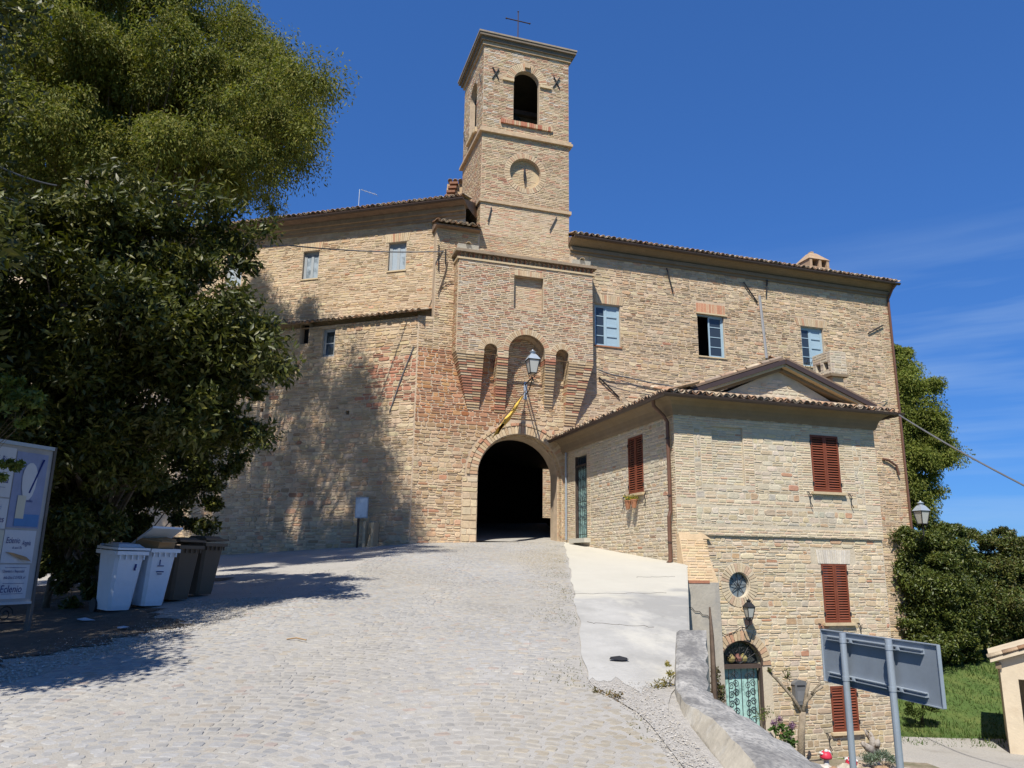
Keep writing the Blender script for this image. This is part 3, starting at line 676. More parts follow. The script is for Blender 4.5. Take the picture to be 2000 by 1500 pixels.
# windows: shutters with slats
SL=MB(); SL.hexa([(-.5,0,0),(.5,0,0),(.5,.028,.012),(-.5,.028,.012),(-.5,0,.01),(.5,0,.01),(.5,.028,.022),(-.5,.028,.022)]); 
def slat_mesh():
    me=bpy.data.meshes.new('slat'); P=[(-.5,-.012,-.020),(.5,-.012,-.020),(.5,.016,.016),(-.5,.016,.016),(-.5,-.020,-.013),(.5,-.020,-.013),(.5,.008,.023),(-.5,.008,.023)]
    me.from_pydata(P,[],[[0,3,2,1],[4,5,6,7],[0,1,5,4],[1,2,6,5],[2,3,7,6],[3,0,4,7]]); me.materials.append(SHUT); return me
SLM=slat_mesh()
def shutters(fr,h,parent,sill=True,pots=False):
    mid=(h.s0+h.s1)/2
    for a,b in ((h.s0+.005,mid-.004),(mid+.004,h.s1-.005)):
        mb=MB(); t=.052; o0,o1=-.035,.012
        fr.box(mb,a,a+t,h.z0,h.z1,o0,o1); fr.box(mb,b-t,b,h.z0,h.z1,o0,o1); fr.box(mb,a+t,b-t,h.z0,h.z0+.07,o0,o1); fr.box(mb,a+t,b-t,h.z1-.06,h.z1,o0,o1)
        sh=mb.build('shutter',SHUT,parent)
        n=int((h.z1-h.z0-.13)/.066); w=b-a-2*t
        for i in range(n):
            z=h.z0+.07+(h.z1-h.z0-.13)*(i+.5)/n
            inst('slat',SLM,sh,((fr.d*w,-fr.n,ZZ*1.05),fr.P((a+b)/2,z,-.012)))
        for z in (h.z0+.22,h.z1-.22):
            e=a if a<mid-.1 and b<mid else b
            mb=MB(); fr.box(mb,e-.025,e+.025,z-.045,z+.045,.012,.022); mb.build('hinge',IRON,sh)
    mb=MB(); mb.quad(fr.P(h.s0,h.z0,-.09),fr.P(h.s1,h.z0,-.09),fr.P(h.s1,h.z1,-.09),fr.P(h.s0,h.z1,-.09)); mb.build('window_pane',GLASS,parent)
    if sill:
        mb=MB(); fr.box(mb,h.s0-.08,h.s1+.08,h.z0-.075,h.z0-.005,-.02,.10); mb.build('window_sill',PLASTER,parent)
        for s in (h.s0-.22,h.s1+.2):
            mb=MB(); mb.tube([fr.P(s,h.z0-.02,.0),fr.P(s,h.z0-.02,.07),fr.P(s+.02,h.z0-.12,.09),fr.P(s+.04,h.z0-.3,.06),fr.P(s+.09,h.z0-.42,.08)],.012,5)
            mb.tube([fr.P(s,h.z0-.04,.05),fr.P(s+.06,h.z0-.1,.06),fr.P(s+.11,h.z0-.06,.05)],.009,5); mb.build('shutter_catch',IRON,parent)
shutters(HU,hole_u,house); shutters(HF,hole_m,house); shutters(HF,hole_l,house); shutters(HS,hw,house,True)
# oculus: leaning glass, lattice
mb=MB(); o=-.12; pts=[HF.P(1.72+.29*math.cos(q),1.155+.31*math.sin(q),o) for q in np.linspace(0,2*math.pi,25)[:-1]]
mb.add(pts,[list(range(24))]); mb.build('oculus_pane',glassmat('oculus_glass',(.16,.19,.21),.2),house)
mb=MB()
for q in np.linspace(0,math.pi,5)[:-1]: mb.tube([HF.P(1.72+.27*math.cos(q),1.155+.29*math.sin(q),-.1),HF.P(1.72,1.155,-.05),HF.P(1.72-.27*math.cos(q),1.155-.29*math.sin(q),-.1)],.01,5)
mb.build('oculus_grille',IRON,house)
# doors with ironwork
def scroll(fr,mb,s,z,r,o,flip=1,turns=1.6):
    pts=[]
    for i in range(22):
        t=i/21; q=t*turns*2*math.pi; rr=r*(1-.8*t); pts.append(fr.P(s+flip*rr*math.cos(q),z+rr*math.sin(q),o))
    mb.tube(pts,.0075,4)
def iron_door(fr,h,parent,arch):
    z1=h.z1
    mb=MB(); fr.box(mb,h.s0+.06,h.s1-.06,h.z0,z1-(.0 if arch else .35),-.135 if not arch else -.2,-.115 if not arch else -.17); d=mb.build('door_leaf',GREEN,parent)
    w=h.s1-h.s0; mid=(h.s0+h.s1)/2; of=-.045
    mb=MB(); fr.box(mb,h.s0,h.s0+.06,h.z0,z1,-.10,-.01); fr.box(mb,h.s1-.06,h.s1,h.z0,z1,-.10,-.01)
    fr.box(mb,h.s0+.06,h.s1-.06,z1-(.06 if arch else .37),z1+(.04 if arch else -.31),-.1,-.0)
    if arch:
        pts=[fr.P(mid+(w/2+.02)*math.cos(q),z1+(w/2+.02)*math.sin(q),-.02) for q in np.linspace(0,math.pi,19)]; mb.tube(pts,.045,6)
    mb.build('door_frame',mat('rusty_iron',(.085,.06,.048),.7,.2,30,.2),parent)
    mb=MB()
    for i in range(1,6):
        s=h.s0+.06+(w-.12)*i/6; mb.tube([fr.P(s,h.z0,of),fr.P(s,z1-(.05 if arch else .36),of)],.010,5)
    for z in (h.z0+.12,h.z0+.42 if arch else h.z0+1.2): mb.tube([fr.P(h.s0+.05,z,of),fr.P(h.s1-.05,z,of)],.011,5)
    mb.build('grille_bars',IRON,d)
    mb=MB(); zm=(h.z0+z1)/2+(.25 if arch else .3)
    for cx in (h.s0+w*.3,h.s0+w*.7):
        for dz in ((-.42,-.2,.02,.24,.45) if arch else (-1.1,-.8,-.45,-.1,.25,.6)):
            scroll(fr,mb,cx-.07,zm+dz,.095,of+.02,1); scroll(fr,mb,cx+.07,zm+dz+.05,.095,of+.02,-1)
    mb.build('scrollwork',IRON,d)
    if arch:
        mb=MB(); r=w/2-.02; pts=[fr.P(mid+r*math.cos(q),z1+.04+r*.96*math.sin(q),-.2) for q in np.linspace(0,math.pi,17)]; mb.add(pts,[list(range(17))]); f=mb.build('fanlight',glassmat('fan_glass',(.05,.055,.055),.25),parent)
        mb=MB()
        for q in (.5,1.0,1.57,2.1,2.6): mb.tube([fr.P(mid,z1+.05,-.08),fr.P(mid+r*.98*math.cos(q),z1+.05+r*.93*math.sin(q),-.08)],.012,5)
        for q in (.75,1.3,1.85,2.4): scroll(fr,mb,mid+r*.62*math.cos(q),z1+.05+r*.62*math.sin(q),.1,-.08)
        mb.build('fanlight_scrolls',IRON,f)
        for s,c in ((mid-.2,(.30,.24,.10)),(mid+.16,(.30,.25,.10)),(mid,(.22,.10,.08))):
            mb=MB(); mb.lathe(fr.P(s,z1+.06,-.15),[(.03,0),(.09,.05),(.11,.12),(.05,.2),(.01,.23)],8,c); mb.build('stained_motif',TILE,f,cols=True)
    else:
        mb=MB(); fr.box(mb,h.s0+.06,h.s1-.06,z1-.31,z1,-.13,-.11); f=mb.build('transom_glass',GLASS,parent)
        mb=MB()
        for i in range(6): scroll(fr,mb,h.s0+.14+i*.15,z1-.42,.07,of)
        mb.build('transom_scrolls',IRON,f)
        mb=MB(); fr.box(mb,h.s0-.25,h.s1+.05,h.z0-.16,h.z0-.02,-.05,.22); mb.build('door_step',CONC,parent)
iron_door(HS,hd,house,False); iron_door(HF,hole_d,house,True)
MB().box(HF.P(.86,-.95,.0),u*.12,-v*.03,ZZ*.16).build('bell_plate',WHITE,house)
# coved cornice, soffit, gutter, roof
prof=[(5.50,.062),(5.58,.10),(5.66,.12),(5.76,.16),(5.86,.25),(5.93,.38),(5.95,.46)]
mb=MB(); m=len(prof); V=[]
for o_s,(a,b) in enumerate([('e',None)]): pass
for z,o in prof: V.append(HS.P(8,z,o))
for z,o in prof: V.append(C0-u*o-v*o+ZZ*z)
for z,o in prof: V.append(HF.P(SW+o,z,o))
for z,o in prof: V.append(HF.P(SW+o,z,-8))
mb.add(V,[[k*m+i,(k+1)*m+i,(k+1)*m+i+1,k*m+i+1] for k in range(3) for i in range(m-1)]); mb.build('cornice',CORN,house)
ze=5.97
eav=[HS.P(8,ze,.5),C0-u*.5-v*.5+ZZ*ze,HF.P(SW+.5,ze,.5),HF.P(SW+.5,ze,-8)]
sl=rad(17); 
# hipped roof body
ridA=HF.P(2.9,ze+math.tan(sl)*3.4,-3.0); ridB=HF.P(3.2,ze+math.tan(sl)*3.4,-8)
mb=MB(); mb.add([eav[0],eav[1],eav[2],eav[3],ridA,ridB],[[0,1,4,5],[1,2,4],[2,3,5,4],[0,5,3]]); mb.build('roof',mat('roof_under',(.25,.17,.12),.9,.5,20,.2),house)
tile_roof(house,eav[1]+u*.12+ZZ*.02,u,v,sl,SW+.86,4)
tile_roof(house,eav[0]-v*.1+ZZ*.02,-v,u,sl,8.3,3)
gutter(house,[HS.P(8.0,5.955,.56),C0-u*.56-v*.56+ZZ*5.955,HF.P(SW+.56,5.955,.56),HF.P(SW+.56,5.955,-.6)],.085)
# pediment gable
PD=HF.off(-.12); gl,gr,ga=(.55,6.12),(6.35,6.12),(3.45,7.18)
mb=MB(); mb.add([PD.P(gl[0]+.3,5.9),PD.P(gr[0]-.3,5.9),PD.P(ga[0],ga[1]-.1),PD.P(gl[0]+.3,5.9,-3),PD.P(gr[0]-.3,5.9,-3),PD.P(ga[0],ga[1]-.1,-3)],[[0,1,2],[3,5,4],[0,2,5,3],[1,4,5,2]]); ped=mb.build('gable',MORT_H,house)
R=lay(gl[0]+.4,gr[0]-.4,6.0,7.05,[],(.07,.14),(.12,.36)); ok=[]
for r in R:
    zt=r[3]; l=gl[0]+.35+(zt-6.0)/(ga[1]-6.15)*(ga[0]-gl[0]); rr=gr[0]-.35-(zt-6.0)/(ga[1]-6.15)*(gr[0]-ga[0])
    if r[0]>l and r[1]<rr: ok.append(r)
R=np.array(ok); emit_stones('gable_stone',stones_mesh(PD,R,.012,(.006,.018),8,.01),pal(R,HOUSE,[5,5,3,1,.6,.3,4],.08),8,STONE,house,0)
for e,sg in ((gl,1),(gr,-1)):
    d=np.array([ga[0]-e[0],ga[1]-e[1]]); Ln=np.hypot(*d); d/=Ln; nn=np.array([-d[1],d[0]])*sg
    def q(t,w,o): return PD.P(e[0]+d[0]*t+nn[0]*w,e[1]+d[1]*t+nn[1]*w,o)
    for (w0,w1,o0,o1,M,nm) in ((.0,.12,-.3,.36,GUT,'fascia'),(-.07,.0,-.1,.30,WHITE,'raking_moulding'),(-.15,-.07,-.1,.14,CORN,'raking_bed')):
        mb=MB(); mb.hexa([q(-.1,w0,o0),q(Ln+.0,w0,o0),q(Ln,w0,o1),q(-.1,w0,o1),q(-.1,w1,o0),q(Ln,w1,o0),q(Ln,w1,o1),q(-.1,w1,o1)]); mb.build(nm,PLASTER if nm=='raking_moulding' else M,house)
    mb=MB(); mb.hexa([q(-.1,.14,-3),q(Ln,.14,-3),q(Ln,.14,.34),q(-.1,.14,.34),q(-.1,.19,-3),q(Ln,.19,-3),q(Ln,.19,.34),q(-.1,.19,.34)]); mb.build('gable_roof',mat('roof_under',(0,0,0)),house)
    up=PD.d*d[0]+ZZ*d[1]; nrm=PD.d*nn[0]+ZZ*nn[1]
    for i in range(11):   # rake tiles showing above the fascia
        o=q(.1+i*Ln/11,.2,-.05-random.uniform(0,.15)); inst('rake_tile',random.choice(TILE_ME),house,((np.cross(up,nrm),up,nrm),o))
# chimney with vents
CH=HF.off(-1.0); mb=MB(); CH.box(mb,6.06,6.46,6.0,7.32,-.62,0); mb.build('chimney_base',PLASTER,house)
chb=MB(); CH.box(chb,5.94,6.58,7.32,7.4,-.74,.1); chb.build('chimney_ledge',CORN,house)
cs=Fr(CH.P(5.97,0,.08),v,-u)
mb=MB(); core(mb,CH.off(.08),5.97,6.55,7.4,8.12,[],.1); core(mb,cs,0,.8,7.4,8.12,[Hole(.12,.32,7.55,7.8),Hole(.46,.66,7.55,7.8)],.15)
for za in (8.12,): mb.quad(CH.P(5.97,za,.08),CH.P(6.55,za,.08),CH.P(6.55,za,-.72),CH.P(5.97,za,-.72))
mb.quad(CH.P(6.55,7.4,.08),CH.P(6.55,7.4,-.72),CH.P(6.55,8.12,-.72),CH.P(6.55,8.12,.08)); mb.quad(CH.P(5.97,7.4,-.72),CH.P(6.55,7.4,-.72),CH.P(6.55,8.12,-.72),CH.P(5.97,8.12,-.72))
mb.build('chimney_head',MORT_H,house)
for fr,a,b,hs in ((CH.off(.08),5.98,6.54,[]),(cs,0.01,.79,[Hole(.12,.32,7.55,7.8),Hole(.46,.66,7.55,7.8)])):
    R=lay(a,b,7.41,8.11,hs,(.075,.085),(.2,.27)); emit_stones('chimney_brick',stones_mesh(fr,R,.004,(.004,.009),4,.003),pal(R,[(.46,.39,.29),(.49,.42,.32),(.47,.37,.26)],[1,1,1],.08),4,BRICK,house,0)
for fr in (cs,):
    for s in (.12,.46): MB().quad(fr.P(s,7.55,-.15),fr.P(s+.2,7.55,-.15),fr.P(s+.2,7.8,-.15),fr.P(s,7.8,-.15)).build('flue',IRON,house)
# downpipes
mb=MB(); P=[HS.P(.12,5.9,.55),HS.P(.18,5.75,.5),HS.P(.2,5.5,.2),HS.P(.2,5.35,.1),HS.P(.2,3.0,.09),HS.P(.2,2.86,.14),HS.P(.2,1.75,.14),HS.P(.14,1.68,.24)]
mb.tube(P,.052,8); dp=mb.build('downpipe',PIPE,house,smooth=False)
for z in (4.9,3.4,2.2):
    mb=MB(); mb.lathe(HS.P(.2,z,.11 if z>3 else .14),[(.062,-.02),(.062,.02)],8); mb.build('pipe_clip',GUT,dp)
MB().tube([HS.P(7.62,5.5,.06),HS.P(7.62,2.45,.06)],.035,6).build('downpipe',GREYM,house)
# ================================================================== gatehouse
gate=thing('gatehouse','brick gatehouse with corbelled upper block above a round gate arch','gatehouse',GW.P(-1.7,2.3,0))
ar=Hole(-3.2,-.08,2.0,4.62,'arch',1.5)
mb=MB(); core(mb,GW,-5.5,.0,.5,10.15,[ar],.95,0); core(mb,GW,-4.97,.0,10.15,13.6,[],.95,0)
mb.quad(GW.P(-5.5,.5),GW.P(-5.5,.5,-3),GW.P(-5.5,10.2,-3),GW.P(-5.5,10.2)); mb.quad(GW.P(-4.97,10,0),GW.P(-4.97,10,-3),GW.P(-4.97,13.6,-3),GW.P(-4.97,13.6,0))
mb.build('wall',MORT,gate)
# passage behind the arch, with an opening to the courtyard
mb=MB(); B=-.95
def wq(*p): mb.quad(*p)
pa,pb_,pz0,pz1,pd=-3.9,5.2,1.6,6.6,-13.0
wq(GW.P(pa,pz0,B),GW.P(pa,pz0,pd),GW.P(pa,pz1,pd),GW.P(pa,pz1,B)); wq(GW.P(pa,pz1,B),GW.P(pb_,pz1,B),GW.P(pb_,pz1,pd),GW.P(pa,pz1,pd))
wq(GW.P(pb_,pz0,B),GW.P(pb_,pz0,pd),GW.P(pb_,pz1,pd),GW.P(pb_,pz1,B))
wq(GW.P(-.08,pz0,B),GW.P(pb_,pz0,B),GW.P(pb_,pz1,B),GW.P(-.08,pz1,B)); wq(GW.P(pa,pz0,B),GW.P(-3.2,pz0,B),GW.P(-3.2,pz1,B),GW.P(pa,pz1,B))
pf=Fr(GW.P(0,0,pd),u,-v); core(mb,pf,pa,pb_,pz0,pz1,[Hole(pf.at(1060,950)[0],pf.at(1094,950)[0],pf.at(1075,1012)[1],pf.at(1075,905)[1],'rect')],.3)
mb.build('passage',SHADEST,gate)
MB().quad(GW.P(pa,2.36,B+.9),GW.P(pb_,2.36,B+.9),GW.P(pb_,2.36,-13.4),GW.P(pa,2.36,-13.4)).build('passage_floor',SHADEST,gate)
mb=MB(); cf=Fr(GW.P(0,0,-17.5),u,-v); mb.quad(cf.P(-2,2,0),cf.P(8,2,0),cf.P(8,9,0),cf.P(-2,9,0)); mb.build('courtyard_wall',MORT,gate)
R=lay(-2,8,2.4,8.9,[],(.08,.16),(.15,.4)); emit_stones('courtyard_stone',stones_mesh(cf,R,.012,(.008,.02),8,.012),pal(R,TAN,[3,3,3,3,2,2,1],.12),8,STONE,gate,0)
# rubble of the arch wall
def redzone(C,s,z):
    k=ss(5.6,7.0,z)*(1-ss(8.6,9.8,z))*(1-ss(-2.6,-1.2,s)); m=RNG.random(len(s))<k*.6; kk=(np.clip(k*1.1,0,1))[:,None]; C=C*(1-kk)+C*np.array([.86,.62,.46])*kk
    C[m]=np.array([.38,.20,.115])*RNG.uniform(.75,1.2,(m.sum(),1)); 
    k2=ss(4.6,5.5,z)*(1-ss(6.4,7,z)); C=C*(1-.12*k2)[:,None]
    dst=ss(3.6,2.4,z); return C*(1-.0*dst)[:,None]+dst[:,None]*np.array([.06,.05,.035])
arO=Hole(-3.62,.34,4.62,4.62,'arch',1.92); arJ=Hole(-3.62,.3,2.0,4.62)
hl=[Hole(ar.s0,ar.s1,2.0,4.62),Hole(-3.66,.38,4.62,4.62,'arch',1.93)]
R=split_tall(lay(-5.48,0,1.6,9.0,hl+[Hole(-3.75,-3.2,2.0,4.5)],(.08,.18),(.13,.40)),.3)
Vg=stones_mesh(GW,R,.009,(.008,.028),8,.013); Cg=pal(R,TAN,[4,3,4,3,2,1.6,.8],.13,redzone)
Rj=lay(-3.74,-3.2,2.02,4.5,[],(.16,.3),(.3,.55)); Vj=stones_mesh(GW,Rj,.010,(.015,.03),8,.01,0,.35); Cj=pal(Rj,[(.50,.39,.25),(.46,.36,.23),(.54,.44,.30)],[1,1,1],.08)
Rp=split_tall(lay(-4.96,-4.2,9.0,13.2,[],(.06,.12),(.16,.36))); Vp=stones_mesh(GW,Rp,.009,(.008,.022),8,.01); Cp=pal(Rp,TAN,[5,5,3,4,1,1,.3],.1); Rp2=split_tall(lay(-5.48,-4.96,9.0,10.13,[],(.06,.12),(.16,.36))); Vp=np.concatenate([Vp,stones_mesh(GW,Rp2,.009,(.008,.022),8,.01)]); Cp=np.concatenate([Cp,pal(Rp2,TAN,[5,5,3,4,1,1,.3],.1)])
emit_stones('stone',np.concatenate([Vg,Vj,Vp]),np.concatenate([Cg,Cj,Cp]),8,STONE,gate,300)
# arch ring: two orders of brick
rx=1.56
for (ra,rb,n,o1) in ((0.02,.30,44,.03),(.31,.40,30,.055)):
    for i in range(n):
        A=math.pi*(i+.08)/n; B_=math.pi*(i+.92)/n; P=[]
        oo=o1+random.uniform(-.006,.006)
        for O in (-.02,oo):
            for (r,q) in ((ra,A),(rb,A),(rb,B_),(ra,B_)): P.append(GW.P(-1.64+(rx+r)*math.cos(q),4.62+(1.5+r)*math.sin(q),O))
        c=np.array(random.choices(BRK,[4,3,3,2.5,1.8,2])[0])*random.uniform(.88,1.1); MB().hexa(P,tuple(c)).build('voussoir',BRICK,gate,cols=True)
# inner arch order set back
V=[];Fc=[]
for i in range(25):
    q=math.pi*i/24
    for r,o in ((0,-.28),(-.07,-.28),(-.07,-.95),(0,-.95)): V.append(GW.P(-1.64+(rx+r)*math.cos(q),4.62+(1.5+r)*math.sin(q),o))
for i in range(24):
    for k in range(4): Fc.append([i*4+k,i*4+(k+1)%4,(i+1)*4+(k+1)%4,(i+1)*4+k])
mk('inner_arch',V,Fc,MORT,gate,smooth=False)
mb=MB(); GW.box(mb,-.15,-.08,2.0,4.62,-.95,-.28); mb.build('jamb',MORT,gate)
# brickwork of the intrados and of the inner order, stones of the right reveal
for i in range(44):
    A=math.pi*(i+.1)/44; B_=math.pi*(i+.9)/44
    for (o0,o1,ra,rb) in ((-.27,-.145,-.014,.0),(-.135,-.02,-.014,.0)):
        P=[GW.P(-1.64+(rx+r)*math.cos(q),4.62+(1.5+r)*math.sin(q),O) for O in (o0,o1) for r,q in ((ra,A),(rb,A),(rb,B_),(ra,B_))]
        MB().hexa(P,tuple(np.array(random.choices(BRK,BW_)[0])*random.uniform(.8,1.05))).build('intrados_brick',BRICK,gate,cols=True)
    P=[GW.P(-1.64+(rx+r)*math.cos(q),4.62+(1.5+r)*math.sin(q),O) for O in (-.30,-.268+random.uniform(-.005,.005)) for r,q in ((-.068,A),(-.012,A),(-.012,B_),(-.068,B_))]
    MB().hexa(P,tuple(np.array(random.choices(BRK,BW_)[0])*random.uniform(.8,1.05))).build('inner_voussoir',BRICK,gate,cols=True)
JR=Fr(GW.P(-.08,0,0),v,-u); Rr_=lay(.01,.27,2.3,4.6,[],(.065,.075),(.12,.27)); JF=GW.off(-.28); Rf_=lay(-.148,-.085,2.3,4.6,[],(.065,.075),(.12,.2))
emit_stones('jamb_brick',np.concatenate([stones_mesh(JR,Rr_,.005,(.008,.016),4,.003),stones_mesh(JF,Rf_,.005,(.008,.016),4,.003)]),np.concatenate([pal(Rr_,BRK,BW_,.1),pal(Rf_,BRK,BW_,.1)]),4,BRICK,gate,0)
# corbelled block
bz=8.82; bt=12.25; bl,br_=-4.25,.95
n1=Hole(-3.23,-2.74,bz-.5,8.95,'arch'); n2=Hole(-2.33,-.95,bz-.5,9.0,'arch',.66); n3=Hole(-.53,-.03,bz-.5,9.0,'arch'); nw=Hole(-2.16,-1.02,10.6,11.88)
for h in (n1,n2,n3): h.z0=bz
mb=MB(); core(mb,GB,bl,br_,bz,bt+.35,[n1,n2,n3,nw],.2,0,skip_bottom=(n1,n2,n3)); core(mb,GB,bl,br_,bz,bz+.001,[],.01)
for h_ in (n1,n2,n3):
    ol=h_.outline()
    for a_,b_ in zip(ol[1:],ol[2:]+ol[:1]): mb.quad(GB.P(*a_,0),GB.P(*b_,0),GB.P(*b_,-GBO+.01),GB.P(*a_,-GBO+.01))
mb.build('upper_block_front',MORT,gate).hide_render=False
mb=MB()
mb.quad(GB.P(bl,bz,0),GB.P(bl,bz,-GBO),GB.P(bl,bt+.3,-GBO),GB.P(bl,bt+.3,0)); mb.quad(GB.P(br_,bz,0),GB.P(br_,bz,-GBO),GB.P(br_,bt+.3,-GBO),GB.P(br_,bt+.3,0))
for a,b in ((bl,n1.s0),(n1.s1,n2.s0),(n2.s1,n3.s0),(n3.s1,br_)): mb.quad(GB.P(a,bz,0),GB.P(b,bz,0),GB.P(b,bz,-GBO),GB.P(a,bz,-GBO))
mb.build('upper_block',MORT,gate)
def redfade(C,s,z):
    m=(RNG.random(len(s))<.16*(.6+.6*vn(s*1.2,z*1.4,6))); C[m]=np.array([.47,.25,.16])*RNG.uniform(.85,1.15,(m.sum(),1)); w=RNG.random(len(s))<.10; C[w]=np.array([.54,.46,.36]); return C
BRKB=[(.48,.35,.22),(.52,.40,.26),(.45,.29,.17),(.46,.25,.155),(.50,.38,.26)]
R=lay(bl+.005,br_-.005,bz,bt,[n1,n2,n3,Hole(-3.45,-2.52,8.95,8.95,'arch',.47),Hole(-2.55,-.73,9.0,9.0,'arch',.87),Hole(-.76,.2,9.0,9.0,'arch',.47),nw,Hole(-2.14,-1.04,11.88,12.1)],(.064,.074),(.2,.29))
inn=(R[:,0]>nw.s0-.12)&(R[:,1]<nw.s1+.12)&(R[:,2]>nw.z0-.03)&(R[:,3]<nw.z1+.03)
Vb=stones_mesh(GB,R[~inn],.006,(.052,.066),4,.004); 
Rin=lay(nw.s0,nw.s1,nw.z0,nw.z1,[],(.064,.074),(.2,.29)); Vin=stones_mesh(GB.off(-.16),Rin,.006,(.004,.012),4,.003)
Vw=stones_mesh(GB,lay(nw.s0,nw.s1,nw.z0,nw.z1,[],(.07,.08),(.2,.3))[:0],.006,(0,.01),4,.004) if False else None
emit_stones('brick',np.concatenate([Vb,Vin]),np.concatenate([pal(R[~inn],BRKB,[4,3,3,2,3],.12,redfade),pal(Rin,BRKB,[4,4,2,1,3],.1)]),4,BRICK,gate,300)
side=Fr(GB.P(bl,0,0),v,-u); R=lay(0,GBO,bz,bt,[],(.064,.074),(.2,.29)); emit_stones('side_brick',stones_mesh(side,R,.006,(.01,.02),4,.004),pal(R,BRKB,[4,3,3,2,3],.12),4,BRICK,gate,0)
mb=MB();  # block front skin between bricks (mortar level just behind the brick faces, with the blind window sunk)
core(mb,GB.off(.045),bl+.012,br_-.012,bz,bt,[n1,n2,n3,nw],.08,0,skip_bottom=()); mb.build('block_mortar',mat('mortar_pale',(.50,.41,.29),.95,.4,22,.12),gate)
MB().quad(GB.P(nw.s0,nw.z0,-.16),GB.P(nw.s1,nw.z0,-.16),GB.P(nw.s1,nw.z1,-.16),GB.P(nw.s0,nw.z1,-.16)).build('blind_window',MORT,gate)
GBB=GB.off(.05)
lintel(GBB,-2.14,-1.04,11.89,12.1,17,-.05,.012,gate,BRK,BW_,.03)
rowlock(None,GBB,-2.985,8.95,.25,.47,0,math.pi,17,-.03,.014,BRICK,gate,cols=BRK,wts=BW_)
rowlock(None,GBB,-.28,9.0,.25,.46,0,math.pi,17,-.03,.014,BRICK,gate,cols=BRK,wts=BW_)
for i in range(30):
    A=math.pi*(i+.08)/30; B_=math.pi*(i+.92)/30; P=[]
    for O in (-.03,.014):
        for r,q in ((.0,A),(.2,A),(.2,B_),(.0,B_)): P.append(GBB.P(-1.64+(.69+r)*math.cos(q),9.0+(.66+r)*math.sin(q),O))
    c=np.array(random.choices(BRK,[3,3,3,2.5,1.5,2])[0])*random.uniform(.9,1.1); MB().hexa(P,tuple(c)).build('voussoir',BRICK,gate,cols=True)
# corbels: stepped brick courses running back into the wall
def corbel(t0,t1,b0,b1,zt,zb):
    n=int((zt-zb)/.088); root=None
    mbk=MB()
    for i in range(n):
        f=(i+.5)/n     # 0 top .. 1 bottom
        z1=zt-(zt-zb)*i/n; z0=zt-(zt-zb)*(i+1)/n+.014
        a=t0+(b0-t0)*f; b=t1+(b1-t1)*f; o=(GBO+.05)*(1-f)**.92+.02
        k=max(1,int((b-a)/.27)); 
        for j in range(k):
            x0=a+(b-a)*j/k+.004; x1=a+(b-a)*(j+1)/k-.004
            pr=.37+ .0; red=random.random()<(.55 if (t0<-3 and .25<f<.75) else .18)
            c=np.array((.37,.165,.10) if red else random.choice([(.46,.335,.20),(.42,.30,.17),(.50,.39,.25)]))*random.uniform(.85,1.12)
            mb=MB(); GW.box(mb,x0,x1,z0,z1,-.02,o+random.uniform(-.008,.008),tuple(c)); mb.build('corbel_brick',BRICK,gate,cols=True)
        GW.box(mbk,a+.012,b-.012,z0-.02,z1,-.02,o-.03)
    mbk.build('corbel',MORT,gate)
corbel(-4.25,-3.235,-3.64,-3.22,bz,6.88); corbel(-2.735,-2.335,-2.66,-2.26,bz,6.85)
corbel(-.945,-.535,-.78,-.47,bz,7.08); corbel(-.025,.95,.0,.42,bz,6.55)
# niche back walls read as brick: the wall above the arch between corbels is bricked
R=lay(-4.2,.9,6.6,9.7,hl,(.064,.074),(.2,.3)); Vn=stones_mesh(GW,R,.006,(.036,.044),4,.004)
sel=(R[:,2]>8.95)|((R[:,0]>-2.4)&(R[:,1]<-.9)&(R[:,2]>6.6)); emit_stones('niche_brick',Vn[sel],pal(R[sel],BRKB,[4,4,3,2,4],.1),4,BRICK,gate,0)
# sawtooth cornice
mb=MB(); GB.box(mb,bl-.06,br_+.06,bt,bt+.07,-GBO,.09); mb.build('cornice_band',PLASTER,gate)
mb=MB(); GB.box(mb,bl-.14,br_+.14,bt+.25,bt+.35,-GBO-.0,.19); mb.build('cornice_top',stain(mat('cornice_top',(.36,.27,.18),.93,.4,20,.15),(.22,.18,.14),3,.5,.7,.7),gate)
n=30
for i in range(n):
    s=bl-.06+(br_-bl+.12)*(i+.5)/n; c=np.array(random.choice([(.42,.25,.15),(.47,.33,.2),(.40,.2,.12)]))
    for zz0,oo in ((bt+.07,.10),(bt+.16,.15)):
        w=.062; mb=MB(); mb.hexa([GB.P(s-w,zz0,-.02),GB.P(s,zz0,oo),GB.P(s+w,zz0,-.02),GB.P(s,zz0,-.1),GB.P(s-w,zz0+.085,-.02),GB.P(s,zz0+.085,oo),GB.P(s+w,zz0+.085,-.02),GB.P(s,zz0+.085,-.1)],tuple(c*random.uniform(.85,1.1))); mb.build('dentil_brick',BRICK,gate,cols=True)
# sloping shoulders of mortar up to the tower
mb=MB(); mb.hexa([GB.P(bl-.1,bt+.35,.1),GB.P(br_+.1,bt+.35,.1),GB.P(br_+.1,bt+.35,-.56),GB.P(bl-.1,bt+.35,-.56),GB.P(bl-.1,bt+.38,.06),GB.P(br_+.1,bt+.38,.06),GB.P(br_+.1,bt+.55,-.56),GB.P(bl-.1,bt+.55,-.56)]); mb.build('weathering',PLASTER,gate)
